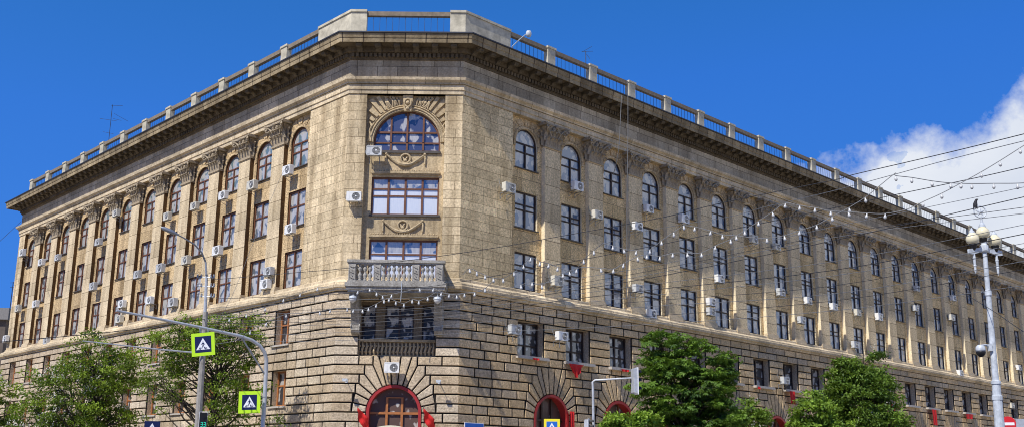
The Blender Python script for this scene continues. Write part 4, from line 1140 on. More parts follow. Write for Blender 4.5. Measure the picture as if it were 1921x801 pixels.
# roof aerials and camera
def aerial(name, label, pos, h, bars, r=.022):
    o = thing(name, label, 'antenna', pos); mb = MB(); mb.tube([(0, 0, -1.0), (0, 0, h)], r, 6); mb.build('mast', M['steel_dark'], o)
    for a, b in bars: mb = MB(); mb.tube([a, b], r * .6, 4); mb.build('rod', M['steel_dark'], o)
aerial('tv_antenna', 'tall rooftop aerial above the left wing', (-21.48, 23.33, 25.97), 2.45, [((-.1, 0, 2.4), (.7, .2, 2.45)), ((-.85, 0, 1.35), (.4, .1, 1.2)), ((.2, 0, 1.75), (1.2, .3, 1.25)), ((.0, .4, 1.5), (.9, -.3, 1.1)), ((-.5, 0, .3), (.3, 0, .15))])
aerial('tv_antenna', 'small rooftop aerial above the right wing', (12.88, 9.33, 26.07), .95, [((-.25, 0, .92), (.45, 0, .95)), ((-.2, 0, .9), (.38, .1, 1.3)), ((.05, 0, .75), (.25, 0, .45))])
aerial('radio_mast', 'thin mast rising from the distant dark building', (-54.52, 79.33, 21.12), 3.9, [((-.4, 0, 3.8), (.5, 0, 3.85)), ((-.3, 0, 3.2), (.3, 0, 3.25))], .05)
o = thing('security_camera', 'white dome camera on a red and white arm above the right parapet', 'camera', (8.29, 1.93, 24.01))
mb = MB(); mb.tube([(0, .3, -.35), (0, 0, 0), (.42, -.25, .33), (.72, -.42, .52)], .028, 6); mb.build('arm', M['white_paint'], o)
mb = MB(); mb.lathe([(.001, .24), (.12, .22), (.15, .12), (.15, .02), (.11, -.08), (.001, -.14)], (.86, -.46, .46), 14); mb.build('dome', M['white_paint'], o, smooth=True)

# ------------------------------------------------------------------ street furniture
CAMP = Vector((7.637, -48.666, 1.7))
def facing(p, turn=0):
    d = CAMP - Vector(p); return math.atan2(d.y, d.x) - math.pi / 2 + turn   # local y towards the viewer's pavement
def crossing_face(par, size, border, field, thick=.03, inner=.70):
    """square plate: coloured border, dark field, white triangle, walking figure on stripes; local y is the front"""
    h = size / 2; k = h * inner
    mb = MB(); mb.box(-h, h, -thick, 0, -h, h); mb.build('plate', border, par)
    mb = MB(); mb.box(-k, k, 0, .006, -k, k); mb.build('field', field, par)
    mb = MB(); t = k * .86; y0, y1 = .006, .011
    tri = [(-t, -t * .78), (t, -t * .78), (0, t * .92)]; mb.prism(tri, y0, y1); mb.build('triangle', M['sign_white'], par)
    mb = MB(); y0, y1 = .011, .015; q = t
    mb.prism([(.07 * q * math.cos(a * .7854), .34 * q + .08 * q * math.sin(a * .7854)) for a in range(8)], y0, y1)
    mb.prism([(-.10 * q, .22 * q), (.08 * q, .24 * q), (.07 * q, -.16 * q), (-.08 * q, -.16 * q)], y0, y1)
    for poly in ([(-.08, -.14), (.02, -.14), (-.20, -.68), (-.30, -.68)], [(0, -.14), (.08, -.14), (.26, -.66), (.16, -.68)], [(-.10, .22), (-.04, .16), (-.24, -.10), (-.29, -.05)], [(.08, .22), (.03, .14), (.22, -.06), (.27, -.0)]):
        mb.prism([(a * q, b * q) for a, b in poly], y0, y1 - .0008)
    for x in (-.62, -.42, .36, .56): mb.prism([(x * q, -.75 * q), ((x + .12) * q, -.75 * q), ((x * .72 + .09) * q, -.42 * q), (x * .72 * q, -.42 * q)], y0, y1 - .0016)
    mb.build('walking_figure', field, par)
def local(o, P):   # world point into the thing's own frame (things here carry location and a z turn only)
    return Matrix.Rotation(-o.rotation_euler.z, 3, 'Z') @ (Vector(P) - o.location)
# concrete pole with street-lamp arm
gb = (-4.71, -5.67); o = thing('street_lamp', 'old concrete lamp pole with curved arm and grey cobra head', 'street lamp', (gb[0], gb[1], 0))
p1 = Vector((-4.82, -5.67, 8.34)); p2 = Vector((-4.90, -5.67, 9.96))
mb = MB(); mb.tube([local(o, (gb[0], gb[1], -.2)), local(o, p1)], [.17, .11], 10); mb.build('pole', M['concrete'], o)
mb = MB(); mb.tube([local(o, p1 - Vector((0, 0, .5))), local(o, p2)], [.075, .065], 8); mb.build('pole_extension', M['steel_light'], o)
mb = MB(); mb.tube([local(o, Vector(a)) for a in ((-4.03, -8.67, 9.36), (-4.95, -5.77, 10.48), (-5.09, -5.97, 10.86), (-5.35, -6.27, 11.16), (-5.74, -6.57, 11.37), (-5.96, -6.77, 11.46))], [.045, .042, .038, .034, .03, .03], 7); mb.build('arm', M['steel'], o)
a, b = local(o, (-5.89, -6.77, 11.44)), local(o, (-6.59, -7.07, 11.71)); mb = MB(); d = (b - a).normalized()
mb.tube([a, a + d * .12, a + d * .3, b - d * .12, b], [.035, .06, .10, .085, .03], 8); mb.build('lamp_head', M['steel'], o, smooth=True)
for q in ((-4.91, -5.67, 9.84), (-4.88, -5.67, 9.45), (-4.84, -5.67, 9.01)):
    q = local(o, q); mb = MB(); mb.tube([q + Vector((-.38, -.03, .02)), q + Vector((.34, -.03, -.02))], .022, 5)
    for x in (-.36, -.2, .22, .34): mb.lathe([(.02, -.06), (.045, -.03), (.045, .02), (.03, .05), (.045, .07), (.02, .12)], q + Vector((x, -.03, .02)), 8)
    mb.build('insulator_bracket', M['steel'], o)
# thin bracket tube carried by the pole
q0 = local(o, (-4.82, -5.87, 6.56)); mb = MB(); mb.tube([q0, local(o, (-6.30, -6.67, 6.60)), local(o, (-8.90, -8.27, 6.71))], [.035, .03, .022], 6); mb.build('side_arm', M['steel_light'], o)
# traffic light with countdown on the pole
P = Vector((-4.45, -6.07, 3.72)); o = thing('traffic_light', 'black traffic light with green countdown digits on the concrete pole', 'traffic light', P, facing(P, R(8)))
mb = MB(); mb.box(-.15, .15, -.1, .06, -1.0, .36); mb.build('housing', M['black'], o)
mb = MB()
for sg in (-1, 1): mb.box(sg * .16 - .008, sg * .16 + .008, -.02, .0, -.6, .40)
mb.box(-.17, .17, -.02, 0, .385, .40); mb.build('backboard_edge', M['sign_white'], o)
mb = MB()
for sg in (-1, 1):
    cx = -sg * .06
    for (x0, x1, z0, z1) in ((-.035, .035, .075, .093), (-.035, .035, -.009, .009), (-.035, .035, -.093, -.075), (.03, .045, -.08, .08)): mb.box(-cx + (-x1), -cx + (-x0), .062, .07, z0 - .12, z1 - .12)
mb.build('countdown_digits', M['signal_green'], o)
for z in (.22, -.45): mb = MB(); mb.tube([(.0 + .1 * math.cos(a), .06 + .07, z + .1 * math.sin(a)) for a in [math.pi * k / 8 for k in range(9)]], .012, 4); mb.build('visor', M['black'], o)
# galvanised gantry mast over the road
gb = (-1.84, -6.67); o = thing('sign_gantry', 'galvanised curved mast arm reaching left over the road', 'mast', (gb[0], gb[1], 0))
pts = [(gb[0], gb[1], -.15)] + [Vector(a) for a in ((-1.82, -6.67, 4.69), (-1.84, -6.67, 5.89), (-1.84, -6.72, 6.23), (-1.92, -6.82, 6.53), (-2.10, -6.97, 6.79), (-2.40, -7.17, 6.98), (-2.77, -7.47, 7.09), (-4.11, -8.37, 7.29), (-5.51, -9.37, 7.47), (-6.84, -10.47, 7.61))]
mb = MB(); mb.tube([local(o, p) for p in pts], [.105, .085, .08, .078, .076, .075, .073, .07, .062, .053, .045], 9); mb.build('mast_arm', M['steel_light'], o, smooth=True)
mb = MB(); mb.tube([local(o, (-1.84, -6.67, 5.58)), local(o, (-2.77, -7.47, 7.07))], .04, 6); mb.build('brace', M['steel'], o)
def hang_sign(label, P, size, turn, roll, border, field, inner, arm):
    P = Vector(P); o = thing('crossing_sign', label, 'traffic sign', P, facing(P, turn), 'pedestrian crossing signs'); o.rotation_euler = (0, roll, o.rotation_euler.z)
    crossing_face(o, size, border, field, inner=inner)
    for a, b, r in arm: mb = MB(); mb.tube([a, b], r, 6); mb.build('mounting', M['steel'], o)
    return o
hang_sign('tilted lime-bordered crossing sign hanging from the mast arm', (-3.83, -9.07, 6.55), .90, R(-14), R(6.5), M['sign_lime'], M['sign_navy'], .70, [((.1, -.05, .42), (.12, -.08, .66), .025), ((-.2, -.05, .42), (-.2, -.08, .60), .025)])
hang_sign('upright lime-bordered crossing sign fixed beside the mast', (-2.34, -7.07, 4.47), .885, R(-14), R(2), M['sign_lime'], M['sign_navy'], .68, [((-.42, -.05, .2), (-.62, -.12, .2), .02), ((-.42, -.05, -.2), (-.62, -.12, -.2), .02)])
def post_sign(name, label, P, turn, cat='traffic sign', group=None):
    P = Vector(P); o = thing(name, label, cat, P, facing(P, turn), group)
    mb = MB(); mb.tube([(0, -.06, .2), (0, -.06, -P.z)], .035, 8); mb.build('post', M['steel'], o); return o
crossing_face(post_sign('crossing_sign', 'plain navy crossing sign low among the left trees', (-8.34, -0.67, 3.61), R(-4), group='pedestrian crossing signs'), .70, M['sign_navy'], M['sign_navy'], inner=.93)
crossing_face(post_sign('crossing_sign', 'yellow-bordered blue crossing sign in front of the first right arch', (10.15, -2.67, 3.87), R(-3), group='pedestrian crossing signs'), .71, M['sign_yellow'], M['sign_blue'], inner=.68)
o = post_sign('no_entry_sign', 'round red no-entry sign with white bar right of the lamp post', (29.35, -4.67, 4.20), R(4))
mb = MB(); mb.lathe([(.001, .0), (.30, .0), (.305, -.02), (.001, -.02)], (0, 0, 0), 28, 'y'); mb.build('disc', M['sign_red'], o)
mb = MB(); mb.box(-.235, .235, .001, .006, -.065, .05); mb.build('bar', M['sign_white'], o)
o = post_sign('sign_plate', 'pale blue-grey plate partly hidden behind the no-entry sign', (30.91, -2.67, 4.25), R(25))
mb = MB(); mb.box(-.22, .22, -.02, 0, -.35, .28); mb.build('plate', M['steel_light'], o)
# right-hand signal post with arm and side-on traffic light
gb = (11.63, -6.67); o = thing('signal_post', 'thin grey signal post with short arm in front of the right arches', 'post', (gb[0], gb[1], 0))
mb = MB(); mb.tube([(0, 0, -.15), local(o, (11.61, -6.67, 5.32)), local(o, (11.60, -6.67, 5.51)), local(o, (11.69, -6.67, 5.59)), local(o, (13.18, -6.67, 5.70))], [.06, .05, .048, .045, .035], 8); mb.build('post_arm', M['steel_light'], o, smooth=True)
def side_light(label, P, h, wd, turn):
    P = Vector(P); o = thing('traffic_light', label, 'traffic light', P, facing(P, turn))
    mb = MB(); mb.box(-wd / 2, wd / 2, -.08, .06, -h / 2, h / 2); mb.box(-wd / 2 + .02, wd / 2 - .02, -.11, -.08, -h / 2 + .04, h / 2 - .04); mb.build('housing', M['steel_light'], o)
    mb = MB(); mb.box(-wd / 2 - .05, wd / 2 + .05, .06, .075, -h / 2 - .04, h / 2 + .04); mb.build('backboard', M['sign_white'], o)
    for k in range(3):
        z = h / 2 - h * (k + .5) / 3
        mb = MB(); mb.lathe([(.001, .0), (wd * .33, 0), (wd * .33, .02)], (0, .08, z), 14, 'y'); mb.build('lens', M['black'], o)
        mb = MB(); r = wd * .38
        for j in range(8):
            a, b = math.pi * j / 8, math.pi * (j + 1) / 8
            mb.face([(r * math.cos(a), .075, z + r * math.sin(a)), (r * math.cos(b), .075, z + r * math.sin(b)), (r * math.cos(b), .25, z + r * math.sin(b)), (r * math.cos(a), .25, z + r * math.sin(a))])
        mb.build('visor', M['black'], o)
    return o
side_light('grey traffic light seen edge-on at the end of the signal arm', (13.33, -6.67, 5.58), 1.02, .34, R(112))
side_light('small edge-on pedestrian light low on the signal post', (11.35, -6.87, 3.70), .58, .24, R(78))
# ornate white lamp post with three globes
B = Vector((*(24.08, -14.67), 0)); TP = Vector((24.21, -14.67, 9.43)); hgt = TP.z
o = thing('lamp_post', 'ornate white lamp post with three cream globes and a star ring', 'lamp post', B)
ax = local(o, TP)
def on(z): return ax * (z / hgt)
sect = [(0, .26), (.6, .26), (.7, .18), (2.0, .165), (3.1, .155), (3.12, .19), (3.35, .19), (3.37, .15)]
zc = [local(o, q).z for q in ((24.04, -14.67, 4.47), (24.09, -14.67, 4.96))]
prof = [(0, .25), (.7, .25), (.8, .18), (zc[0] - .1, .145), (zc[0] - .08, .16), (zc[0] + .06, .16), (zc[0] + .08, .135), (zc[1] - .07, .13), (zc[1] - .05, .155), (zc[1] + .05, .155), (zc[1] + .07, .105), (hgt * .83, .085), (hgt * .835, .11), (hgt * .85, .11), (hgt * .855, .078), (hgt + .12, .072)]
mb = MB(); mb.tube([on(z) for z, r in prof], [r for z, r in prof], 14); mb.build('column', M['white_paint'], o)
A = lambda x, y, z: ax + Vector((x, y, z))
mb = MB(); mb.lathe([(.10, -.08), (.14, -.05), (.14, .16), (.09, .2), (.09, .34), (.001, .35)], ax, 12); mb.build('collar', M['white_paint'], o)
for sg, yy, dz in ((-1, -.28, -.06), (1, .22, 0)):
    d = Vector((sg * .68, yy, 0)); n = Vector((-d.y, d.x, 0)).normalized() * .035
    mb = MB(); pr = [(0, .10), (1, .03), (1, -.13), (.75, -.15), (0, -.02)]
    f = [ax + d * t + Vector((0, 0, z + dz * t)) for t, z in pr]
    mb.face([p + n for p in f]); mb.face([p - n for p in f])
    for i in range(5): j = (i + 1) % 5; mb.face([f[i] + n, f[j] + n, f[j] - n, f[i] - n])
    mb.build('arm', M['white_paint'], o)
    e = ax + d * .68
    mb = MB(); mb.lathe([(.035, -.14), (.045, -.30), (.06, -.32), (.045, -.36), (.04, -.55), (.055, -.58), (.04, -.62), (.035, -.76), (.015, -.84)], e, 10); mb.build('pendant', M['white_paint'], o)
for cx, cy, czz, r in ((-.46, -.19, .34, .215), (.45, .15, .36, .21), (0, 0, .60, .225)):
    c = A(cx, cy, czz); mb = MB()
    mb.lathe([(.11, -r * .86), (r * .75, -r * .70), (r * .97, -r * .32), (r, 0), (r * .9, r * .42), (r * .62, r * .74), (.10, r * .92), (.09, r * .98)], c, 20); g_ = mb.build('globe', M['globe'], o, smooth=True)
    mb = MB(); mb.lathe([(.05, -r - .18), (.09, -r - .10), (.14, -r * .9), (.13, -r * .78)], c, 14); mb.build('globe_base', M['black'], o)
    mb = MB(); mb.lathe([(.10, r * .9), (.085, r + .05), (.05, r + .08), (.03, r + .15), (.001, r + .18)] if cx else [(.12, r * .88), (.10, r + .05), (.05, r + .14), (.035, r + .28), (.035, r + .36)], c, 12); mb.build('globe_cap', M['white_paint'], o)
rc = A(-.02, 0, 1.34); mb = MB(); mb.tube([rc + Vector((.205 * math.cos(a * math.pi / 14), 0, .205 * math.sin(a * math.pi / 14))) for a in range(29)], .022, 6); mb.build('ring', M['white_paint'], o, smooth=True)
mb = MB(); st = []
for k in range(10): r = .19 if k % 2 == 0 else .075; a = math.pi / 2 + k * math.pi / 5; st.append((rc.x + r * math.cos(a), rc.z + r * math.sin(a)))
cpt = lambda y: (rc.x, rc.y + y, rc.z)
for k in range(10):
    (xa, za), (xb, zb) = st[k], st[(k + 1) % 10]
    for y in (-.03, .03): mb.face([(xa, rc.y, za), (xb, rc.y, zb), cpt(y)])
mb.build('star', M['white_paint'], o)
# bird on the ring: one skinned body
bp = o.location + rc + Vector((-.12, 0, .13))
def bird(loc):
    V = [(0, 0, .10), (0, .02, .18), (.01, -.01, .25), (.02, -.03, .30), (.02, -.075, .30), (0, .06, .03), (0, .10, -.08), (.03, -.01, .02), (-.03, -.01, .02), (.03, -.02, -.04), (-.03, -.02, -.04), (.02, -.105, .293)]
    ED = [(0, 1), (1, 2), (2, 3), (3, 4), (0, 5), (5, 6), (0, 7), (0, 8), (7, 9), (8, 10), (4, 11)]
    RD = [.075, .07, .045, .048, .02, .05, .025, .02, .02, .008, .008, .006]
    me = bpy.data.meshes.new('bird'); me.from_pydata(V, ED, []); ob = bpy.data.objects.new('bird', me); COL.objects.link(ob); ob.location = loc
    ob.modifiers.new('skin', 'SKIN'); me.skin_vertices[0].data[0].use_root = True
    for sv, r in zip(me.skin_vertices[0].data, RD): sv.radius = (r, r)
    sub = ob.modifiers.new('sub', 'SUBSURF'); sub.levels = sub.render_levels = 1
    dg = bpy.context.evaluated_depsgraph_get(); me2 = bpy.data.meshes.new_from_object(ob.evaluated_get(dg)); ob.modifiers.clear(); ob.data = me2
    me2.materials.clear(); me2.materials.append(M['bird']); ob.rotation_euler = (0, 0, .5); tag(ob, 'dark bird perched on top of the lamp post star ring', 'bird')
bird(bp)
# dome camera on the lamp post
P = Vector((24.00, -14.77, 6.13)); o = thing('security_camera', 'white and black dome camera on the side of the lamp post', 'camera', P)
mb = MB(); mb.tube([(.03, .05, -.02), (-.10, 0, .06), (-.32, -.05, .03)], .032, 7); mb.box(-.02, .09, -.03, .1, -.14, .1); mb.build('arm', M['white_paint'], o)
mb = MB(); mb.lathe([(.001, .09), (.08, .08), (.14, .02), (.155, -.08), (.15, -.14)], (-.32, -.05, -.03), 16); mb.build('dome_cap', M['white_paint'], o, smooth=True)
mb = MB(); mb.lathe([(.148, -.14), (.15, -.18), (.12, -.25), (.06, -.31), (.001, -.325)], (-.32, -.05, -.03), 16); mb.build('lens_dome', M['black'], o, smooth=True)

# ------------------------------------------------------------------ overhead wires and festoon lights
def smooth_line(pts, sub=5):
    pts = [Vector(p) for p in pts]; out = []
    for i in range(len(pts) - 1):
        p0, p1, p2, p3 = pts[max(i - 1, 0)], pts[i], pts[i + 1], pts[min(i + 2, len(pts) - 1)]
        for k in range(sub):
            t = k / sub; out.append(.5 * ((2 * p1) + (p2 - p0) * t + (2 * p0 - 5 * p1 + 4 * p2 - p3) * t * t + (3 * p1 - p0 - 3 * p2 + p3) * t ** 3))
    return out + [pts[-1]]
def wire(label, pts, r=.011, mat='wire'):
    mb = MB(); mb.tube(smooth_line(pts), r, 5); o = mb.build('overhead_wire', M[mat]); tag(o, label, 'wire', 'overhead wires across the street')
wire('thick wire from the lamp pole rising across both facades into the cloud', [(-4.87, -5.67, 9.73), (-3.51, -6.31, 9.72), (-1.00, -7.55, 9.71), (1.57, -8.89, 9.68), (5.35, -11.02, 9.75), (7.76, -12.51, 9.82), (9.23, -13.47, 9.89), (12.55, -15.88, 10.01), (13.56, -16.68, 10.07), (14.92, -17.85, 10.18), (17.31, -20.19, 10.18), (17.75, -20.69, 10.21), (19.45, -22.83, 10.18), (20.59, -24.67, 10.10), (21.41, -26.39, 9.98)], 0.012, 'wire')
wire('pale thin wire just below the thick wire at the upper right', [(12.60, 5.33, 13.67), (13.99, -0.67, 13.14), (15.62, -6.67, 12.23), (16.67, -10.67, 11.56), (17.33, -12.67, 11.38), (18.48, -16.67, 10.87), (19.43, -19.67, 10.57), (19.96, -21.67, 10.35), (20.84, -24.17, 10.09), (21.52, -26.17, 9.85)], 0.01, 'wire_grey')
wire('wire crossing the cloud where the two festoon strings meet', [(-4.81, -5.67, 8.91), (0.50, -8.29, 8.69), (5.38, -11.02, 8.64), (12.02, -15.48, 9.08), (15.27, -18.21, 9.27), (18.20, -21.28, 9.36), (19.77, -23.43, 9.30), (20.50, -24.67, 9.25), (21.31, -26.39, 9.16)], 0.011, 'wire')
wire('thin dark wire in the bundle fanning out across the right facade', [(-4.78, -5.67, 8.50), (-1.41, -7.30, 8.46), (1.91, -9.04, 8.38), (5.80, -11.27, 8.24), (12.01, -15.48, 8.42), (17.22, -20.19, 8.79), (20.45, -24.67, 8.74), (21.24, -26.39, 8.65)], 0.0075, 'wire_grey')
wire('thin dark wire in the bundle fanning out across the right facade', [(-4.76, -5.67, 8.27), (-1.39, -7.30, 8.17), (1.92, -9.04, 8.06), (5.81, -11.27, 7.94), (12.01, -15.48, 8.26), (17.20, -20.19, 8.57), (20.39, -24.67, 8.23), (21.17, -26.39, 8.04)], 0.0075, 'wire')
wire('thin dark wire in the bundle fanning out across the right facade', [(-4.75, -5.67, 8.18), (-1.39, -7.30, 8.06), (1.93, -9.04, 7.96), (5.81, -11.27, 7.83), (12.00, -15.48, 8.14), (17.20, -20.19, 8.48), (20.38, -24.67, 8.08), (21.15, -26.39, 7.90)], 0.0075, 'wire_grey')
wire('thicker wire passing through the star ring of the lamp post', [(-4.75, -5.67, 8.09), (-1.38, -7.30, 7.97), (1.93, -9.04, 7.85), (5.81, -11.27, 7.77), (12.00, -15.48, 8.03), (17.19, -20.19, 8.39), (20.42, -24.67, 8.49), (21.22, -26.39, 8.43)], 0.011, 'wire')
wire('thin dark wire in the bundle fanning out across the right facade', [(-4.73, -5.67, 7.95), (-1.37, -7.30, 7.79), (1.94, -9.04, 7.70), (5.82, -11.27, 7.63), (12.00, -15.48, 7.85), (17.15, -20.19, 7.78), (20.35, -24.67, 7.80), (21.13, -26.39, 7.71)], 0.0075, 'wire_grey')
wire('thin dark wire in the bundle fanning out across the right facade', [(-4.73, -5.67, 7.86), (-1.36, -7.30, 7.68), (1.95, -9.04, 7.58), (5.82, -11.27, 7.51), (12.00, -15.48, 7.67), (17.14, -20.19, 7.53), (20.32, -24.67, 7.57), (21.10, -26.39, 7.50)], 0.011, 'wire')
wire('thin dark wire in the bundle fanning out across the right facade', [(-4.72, -5.67, 7.76), (-1.36, -7.30, 7.55), (1.95, -9.04, 7.45), (5.82, -11.27, 7.42), (11.99, -15.48, 7.49), (17.13, -20.19, 7.37), (20.30, -24.67, 7.34), (21.07, -26.39, 7.24)], 0.0075, 'wire_grey')
wire('thin dark wire in the bundle fanning out across the right facade', [(-4.71, -5.67, 7.63), (-1.35, -7.30, 7.40), (1.96, -9.04, 7.30), (5.83, -11.27, 7.30), (11.99, -15.48, 7.33), (17.11, -20.19, 7.08), (20.29, -24.67, 7.22), (21.06, -26.39, 7.19)], 0.0075, 'wire')
wire('thin dark wire in the bundle fanning out across the right facade', [(-4.70, -5.67, 7.49), (-1.33, -7.30, 7.20), (1.97, -9.04, 7.12), (5.83, -11.27, 7.10), (11.99, -15.48, 7.15), (17.09, -20.19, 6.85), (20.25, -24.67, 6.90), (21.02, -26.39, 6.84)], 0.0075, 'wire_grey')
wire('thin dark wire in the bundle fanning out across the right facade', [(-4.69, -5.67, 7.35), (-1.32, -7.30, 7.03), (1.97, -9.04, 6.95), (5.83, -11.27, 6.94), (11.98, -15.48, 6.83), (17.08, -20.19, 6.65), (20.23, -24.67, 6.70), (21.00, -26.39, 6.64)], 0.0075, 'wire')
wire('thin dark wire in the bundle fanning out across the right facade', [(-4.68, -5.67, 7.22), (-1.32, -7.30, 6.92), (1.98, -9.04, 6.80), (5.84, -11.27, 6.78), (11.98, -15.48, 6.57), (17.06, -20.19, 6.37), (20.19, -24.67, 6.31), (20.95, -26.39, 6.24)], 0.0075, 'wire_grey')
wire('wire sloping down to the right past the white lamp post', [(34.22, 17.33, 15.52), (27.83, -3.67, 10.25), (24.08, -14.67, 7.49), (22.14, -20.67, 5.78), (21.33, -24.67, 4.36)], 0.01, 'wire')
wire('dark wire entering low from the left edge to the lamp pole', [(-8.52, -18.67, 5.16), (-8.09, -16.67, 5.60), (-7.23, -13.67, 6.20), (-5.85, -10.67, 6.90), (-4.79, -5.67, 8.04)], 0.014, 'wire')
wire('thin wire leaving the left end of the cornice', [(-20.43, 1.33, 9.91), (-26.66, 19.33, 16.93), (-31.17, 31.33, 21.29)], 0.014, 'wire')
wire('slack thin wire from the left facade down to the lamp pole', [(-3.16, 1.53, 17.09), (-3.42, 0.83, 16.30), (-3.73, -2.67, 12.05), (-3.72, -5.67, 9.09), (-4.67, -5.67, 7.08)], 0.008, 'wire_grey')
bulb_me = None
def festoon(label, runs):
    """cables given as runs of points; bulbs hang at every listed point flagged 1"""
    global bulb_me
    t = thing('string_lights', label, 'string lights', runs[0][0][0], 0, 'festoon lights over the street')
    L = t.location.copy(); mb = MB()
    for run in runs: mb.tube(smooth_line([Vector(p) - L for p, f in run], 4), .010, 4)
    mb.build('cable', M['wire_grey'], t)
    for run in runs:
        for p, f in run:
            if not f: continue
            if bulb_me is None:
                b = MB(); b.lathe([(.001, -.002), (.018, -.004), (.019, -.04), (.028, -.054), (.038, -.08), (.036, -.105), (.022, -.13), (.001, -.136)], (0, 0, 0), 9)
                o = b.build('bulb', M['bulb'], t, smooth=True); bulb_me = o
            else: o = bulb_me.copy(); COL.objects.link(o); o.parent = t
            o.location = Vector(p) - L + Vector((0, 0, -.012)); o.rotation_euler = (random.uniform(-.18, .18), random.uniform(-.18, .18), 0)
festoon('festoon string sagging between the right facade and the cloud, joining the lamp-post side', [[((12.71, -21.67, 8.43), 1), ((12.98, -21.79, 8.36), 1), ((13.37, -21.97, 8.21), 1), ((13.65, -22.10, 8.08), 1), ((13.98, -22.25, 8.02), 1), ((14.34, -22.43, 7.93), 0), ((14.70, -22.60, 7.88), 1), ((15.10, -22.79, 7.91), 1), ((15.45, -22.97, 8.00), 1), ((15.84, -23.16, 8.11), 1), ((16.19, -23.33, 8.29), 1), ((16.57, -23.53, 8.48), 1), ((16.93, -23.71, 8.70), 1), ((17.24, -23.86, 8.95), 0), ((17.60, -24.04, 9.24), 0), ((17.60, -24.05, 9.18), 1), ((17.93, -24.23, 9.08), 1), ((18.32, -24.46, 8.93), 1), ((18.68, -24.67, 8.82), 1), ((19.08, -24.91, 8.74), 1), ((19.48, -25.15, 8.68), 1), ((19.90, -25.42, 8.61), 1), ((20.38, -25.73, 8.56), 1)]])
festoon('festoon string running from mid right facade up to the top right edge', [[((10.60, -20.75, 8.12), 0), ((10.86, -20.87, 8.02), 1), ((11.15, -20.99, 7.90), 1), ((11.48, -21.13, 7.83), 1), ((11.83, -21.28, 7.83), 1), ((12.13, -21.41, 8.05), 1), ((12.45, -21.55, 8.26), 1), ((12.71, -21.67, 8.43), 0)], [((12.77, -21.70, 7.66), 1), ((13.12, -21.86, 7.63), 1), ((13.47, -22.02, 7.79), 1), ((13.84, -22.19, 7.93), 1), ((14.19, -22.35, 8.13), 1), ((14.52, -22.51, 8.35), 1), ((14.86, -22.66, 8.57), 1), ((15.17, -22.81, 8.77), 1), ((15.49, -22.97, 8.67), 1), ((15.83, -23.14, 8.57), 1), ((16.17, -23.32, 8.44), 1), ((16.55, -23.52, 8.37), 1), ((16.94, -23.72, 8.29), 1), ((17.32, -23.93, 8.23), 1), ((17.77, -24.18, 8.28), 0), ((18.11, -24.36, 8.43), 1), ((18.49, -24.57, 8.59), 1), ((18.88, -24.79, 8.79), 1), ((19.27, -25.01, 9.00), 1), ((19.64, -25.22, 9.22), 1), ((20.03, -25.45, 9.47), 1), ((20.51, -25.73, 9.78), 1)]])
festoon('festoon string hung over the first windows of the right facade', [[((6.62, -19.18, 7.47), 0), ((6.82, -19.25, 7.64), 1), ((7.04, -19.34, 7.54), 1), ((7.28, -19.43, 7.42), 1), ((7.52, -19.52, 7.32), 1), ((7.81, -19.63, 7.29), 1), ((8.12, -19.75, 7.46), 1), ((8.39, -19.86, 7.65), 1), ((8.60, -19.94, 7.85), 1), ((8.86, -20.05, 7.71), 1), ((9.11, -20.15, 7.63), 1), ((9.35, -20.24, 7.52), 1), ((9.68, -20.38, 7.37), 1), ((9.87, -20.45, 7.43), 1), ((10.07, -20.54, 7.68), 1), ((10.35, -20.65, 7.92), 1), ((10.60, -20.75, 8.12), 0)], [((8.32, -19.83, 7.07), 1), ((8.64, -19.96, 7.13), 1), ((8.91, -20.06, 7.04), 1), ((9.50, -20.30, 7.32), 1), ((10.00, -20.51, 7.46), 0), ((10.53, -20.73, 7.40), 1), ((10.87, -20.87, 7.36), 1), ((11.14, -20.99, 7.49), 1), ((11.50, -21.14, 7.65), 1), ((11.75, -21.25, 7.69), 1), ((12.08, -21.40, 7.62), 1), ((12.41, -21.54, 7.68), 1), ((12.77, -21.70, 7.66), 1)]])
festoon('festoon string looped below the stone balcony', [[((1.27, -13.16, 8.12), 1), ((2.02, -13.59, 8.03), 0), ((2.84, -14.07, 7.86), 1), ((3.28, -14.34, 7.91), 1), ((3.52, -14.48, 7.74), 1), ((3.76, -14.63, 7.61), 1), ((4.09, -14.83, 7.62), 1), ((4.52, -15.11, 7.66), 0), ((5.07, -15.45, 7.73), 1), ((5.55, -15.77, 7.68), 1), ((5.82, -15.95, 7.51), 1), ((6.09, -16.13, 7.43), 1), ((6.34, -16.29, 7.37), 1), ((6.59, -16.46, 7.40), 1), ((6.93, -16.70, 7.39), 1), ((7.26, -16.93, 7.48), 1), ((7.51, -17.11, 7.69), 0)], [((2.45, -13.82, 7.30), 1), ((2.69, -13.97, 7.23), 1), ((3.03, -14.17, 7.20), 1), ((3.25, -14.30, 7.24), 1), ((3.54, -14.48, 7.34), 1), ((3.82, -14.66, 7.46), 1), ((4.00, -14.77, 7.50), 1), ((4.25, -14.93, 7.37), 1), ((4.54, -15.11, 7.27), 1), ((4.82, -15.29, 7.37), 1), ((5.06, -15.44, 7.31), 1), ((5.37, -15.65, 7.40), 1), ((5.68, -15.85, 7.55), 0)]])
festoon('festoon string through the left trees below the belt course', [[((-4.74, -5.67, 8.03), 0), ((-2.32, -11.17, 7.27), 1), ((-1.60, -11.55, 7.38), 1), ((-0.81, -11.99, 7.56), 1), ((-0.08, -12.39, 7.83), 1), ((0.60, -12.78, 7.97), 1), ((1.27, -13.16, 8.12), 1)], [((-4.66, -5.67, 6.93), 0), ((-2.03, -11.29, 6.42), 0), ((-1.38, -11.65, 6.74), 1), ((-0.73, -12.01, 7.01), 1), ((0.06, -12.45, 7.26), 1), ((0.69, -12.80, 7.25), 0), ((1.40, -13.21, 7.26), 1), ((1.81, -13.45, 7.30), 1), ((2.45, -13.82, 7.30), 1)]])

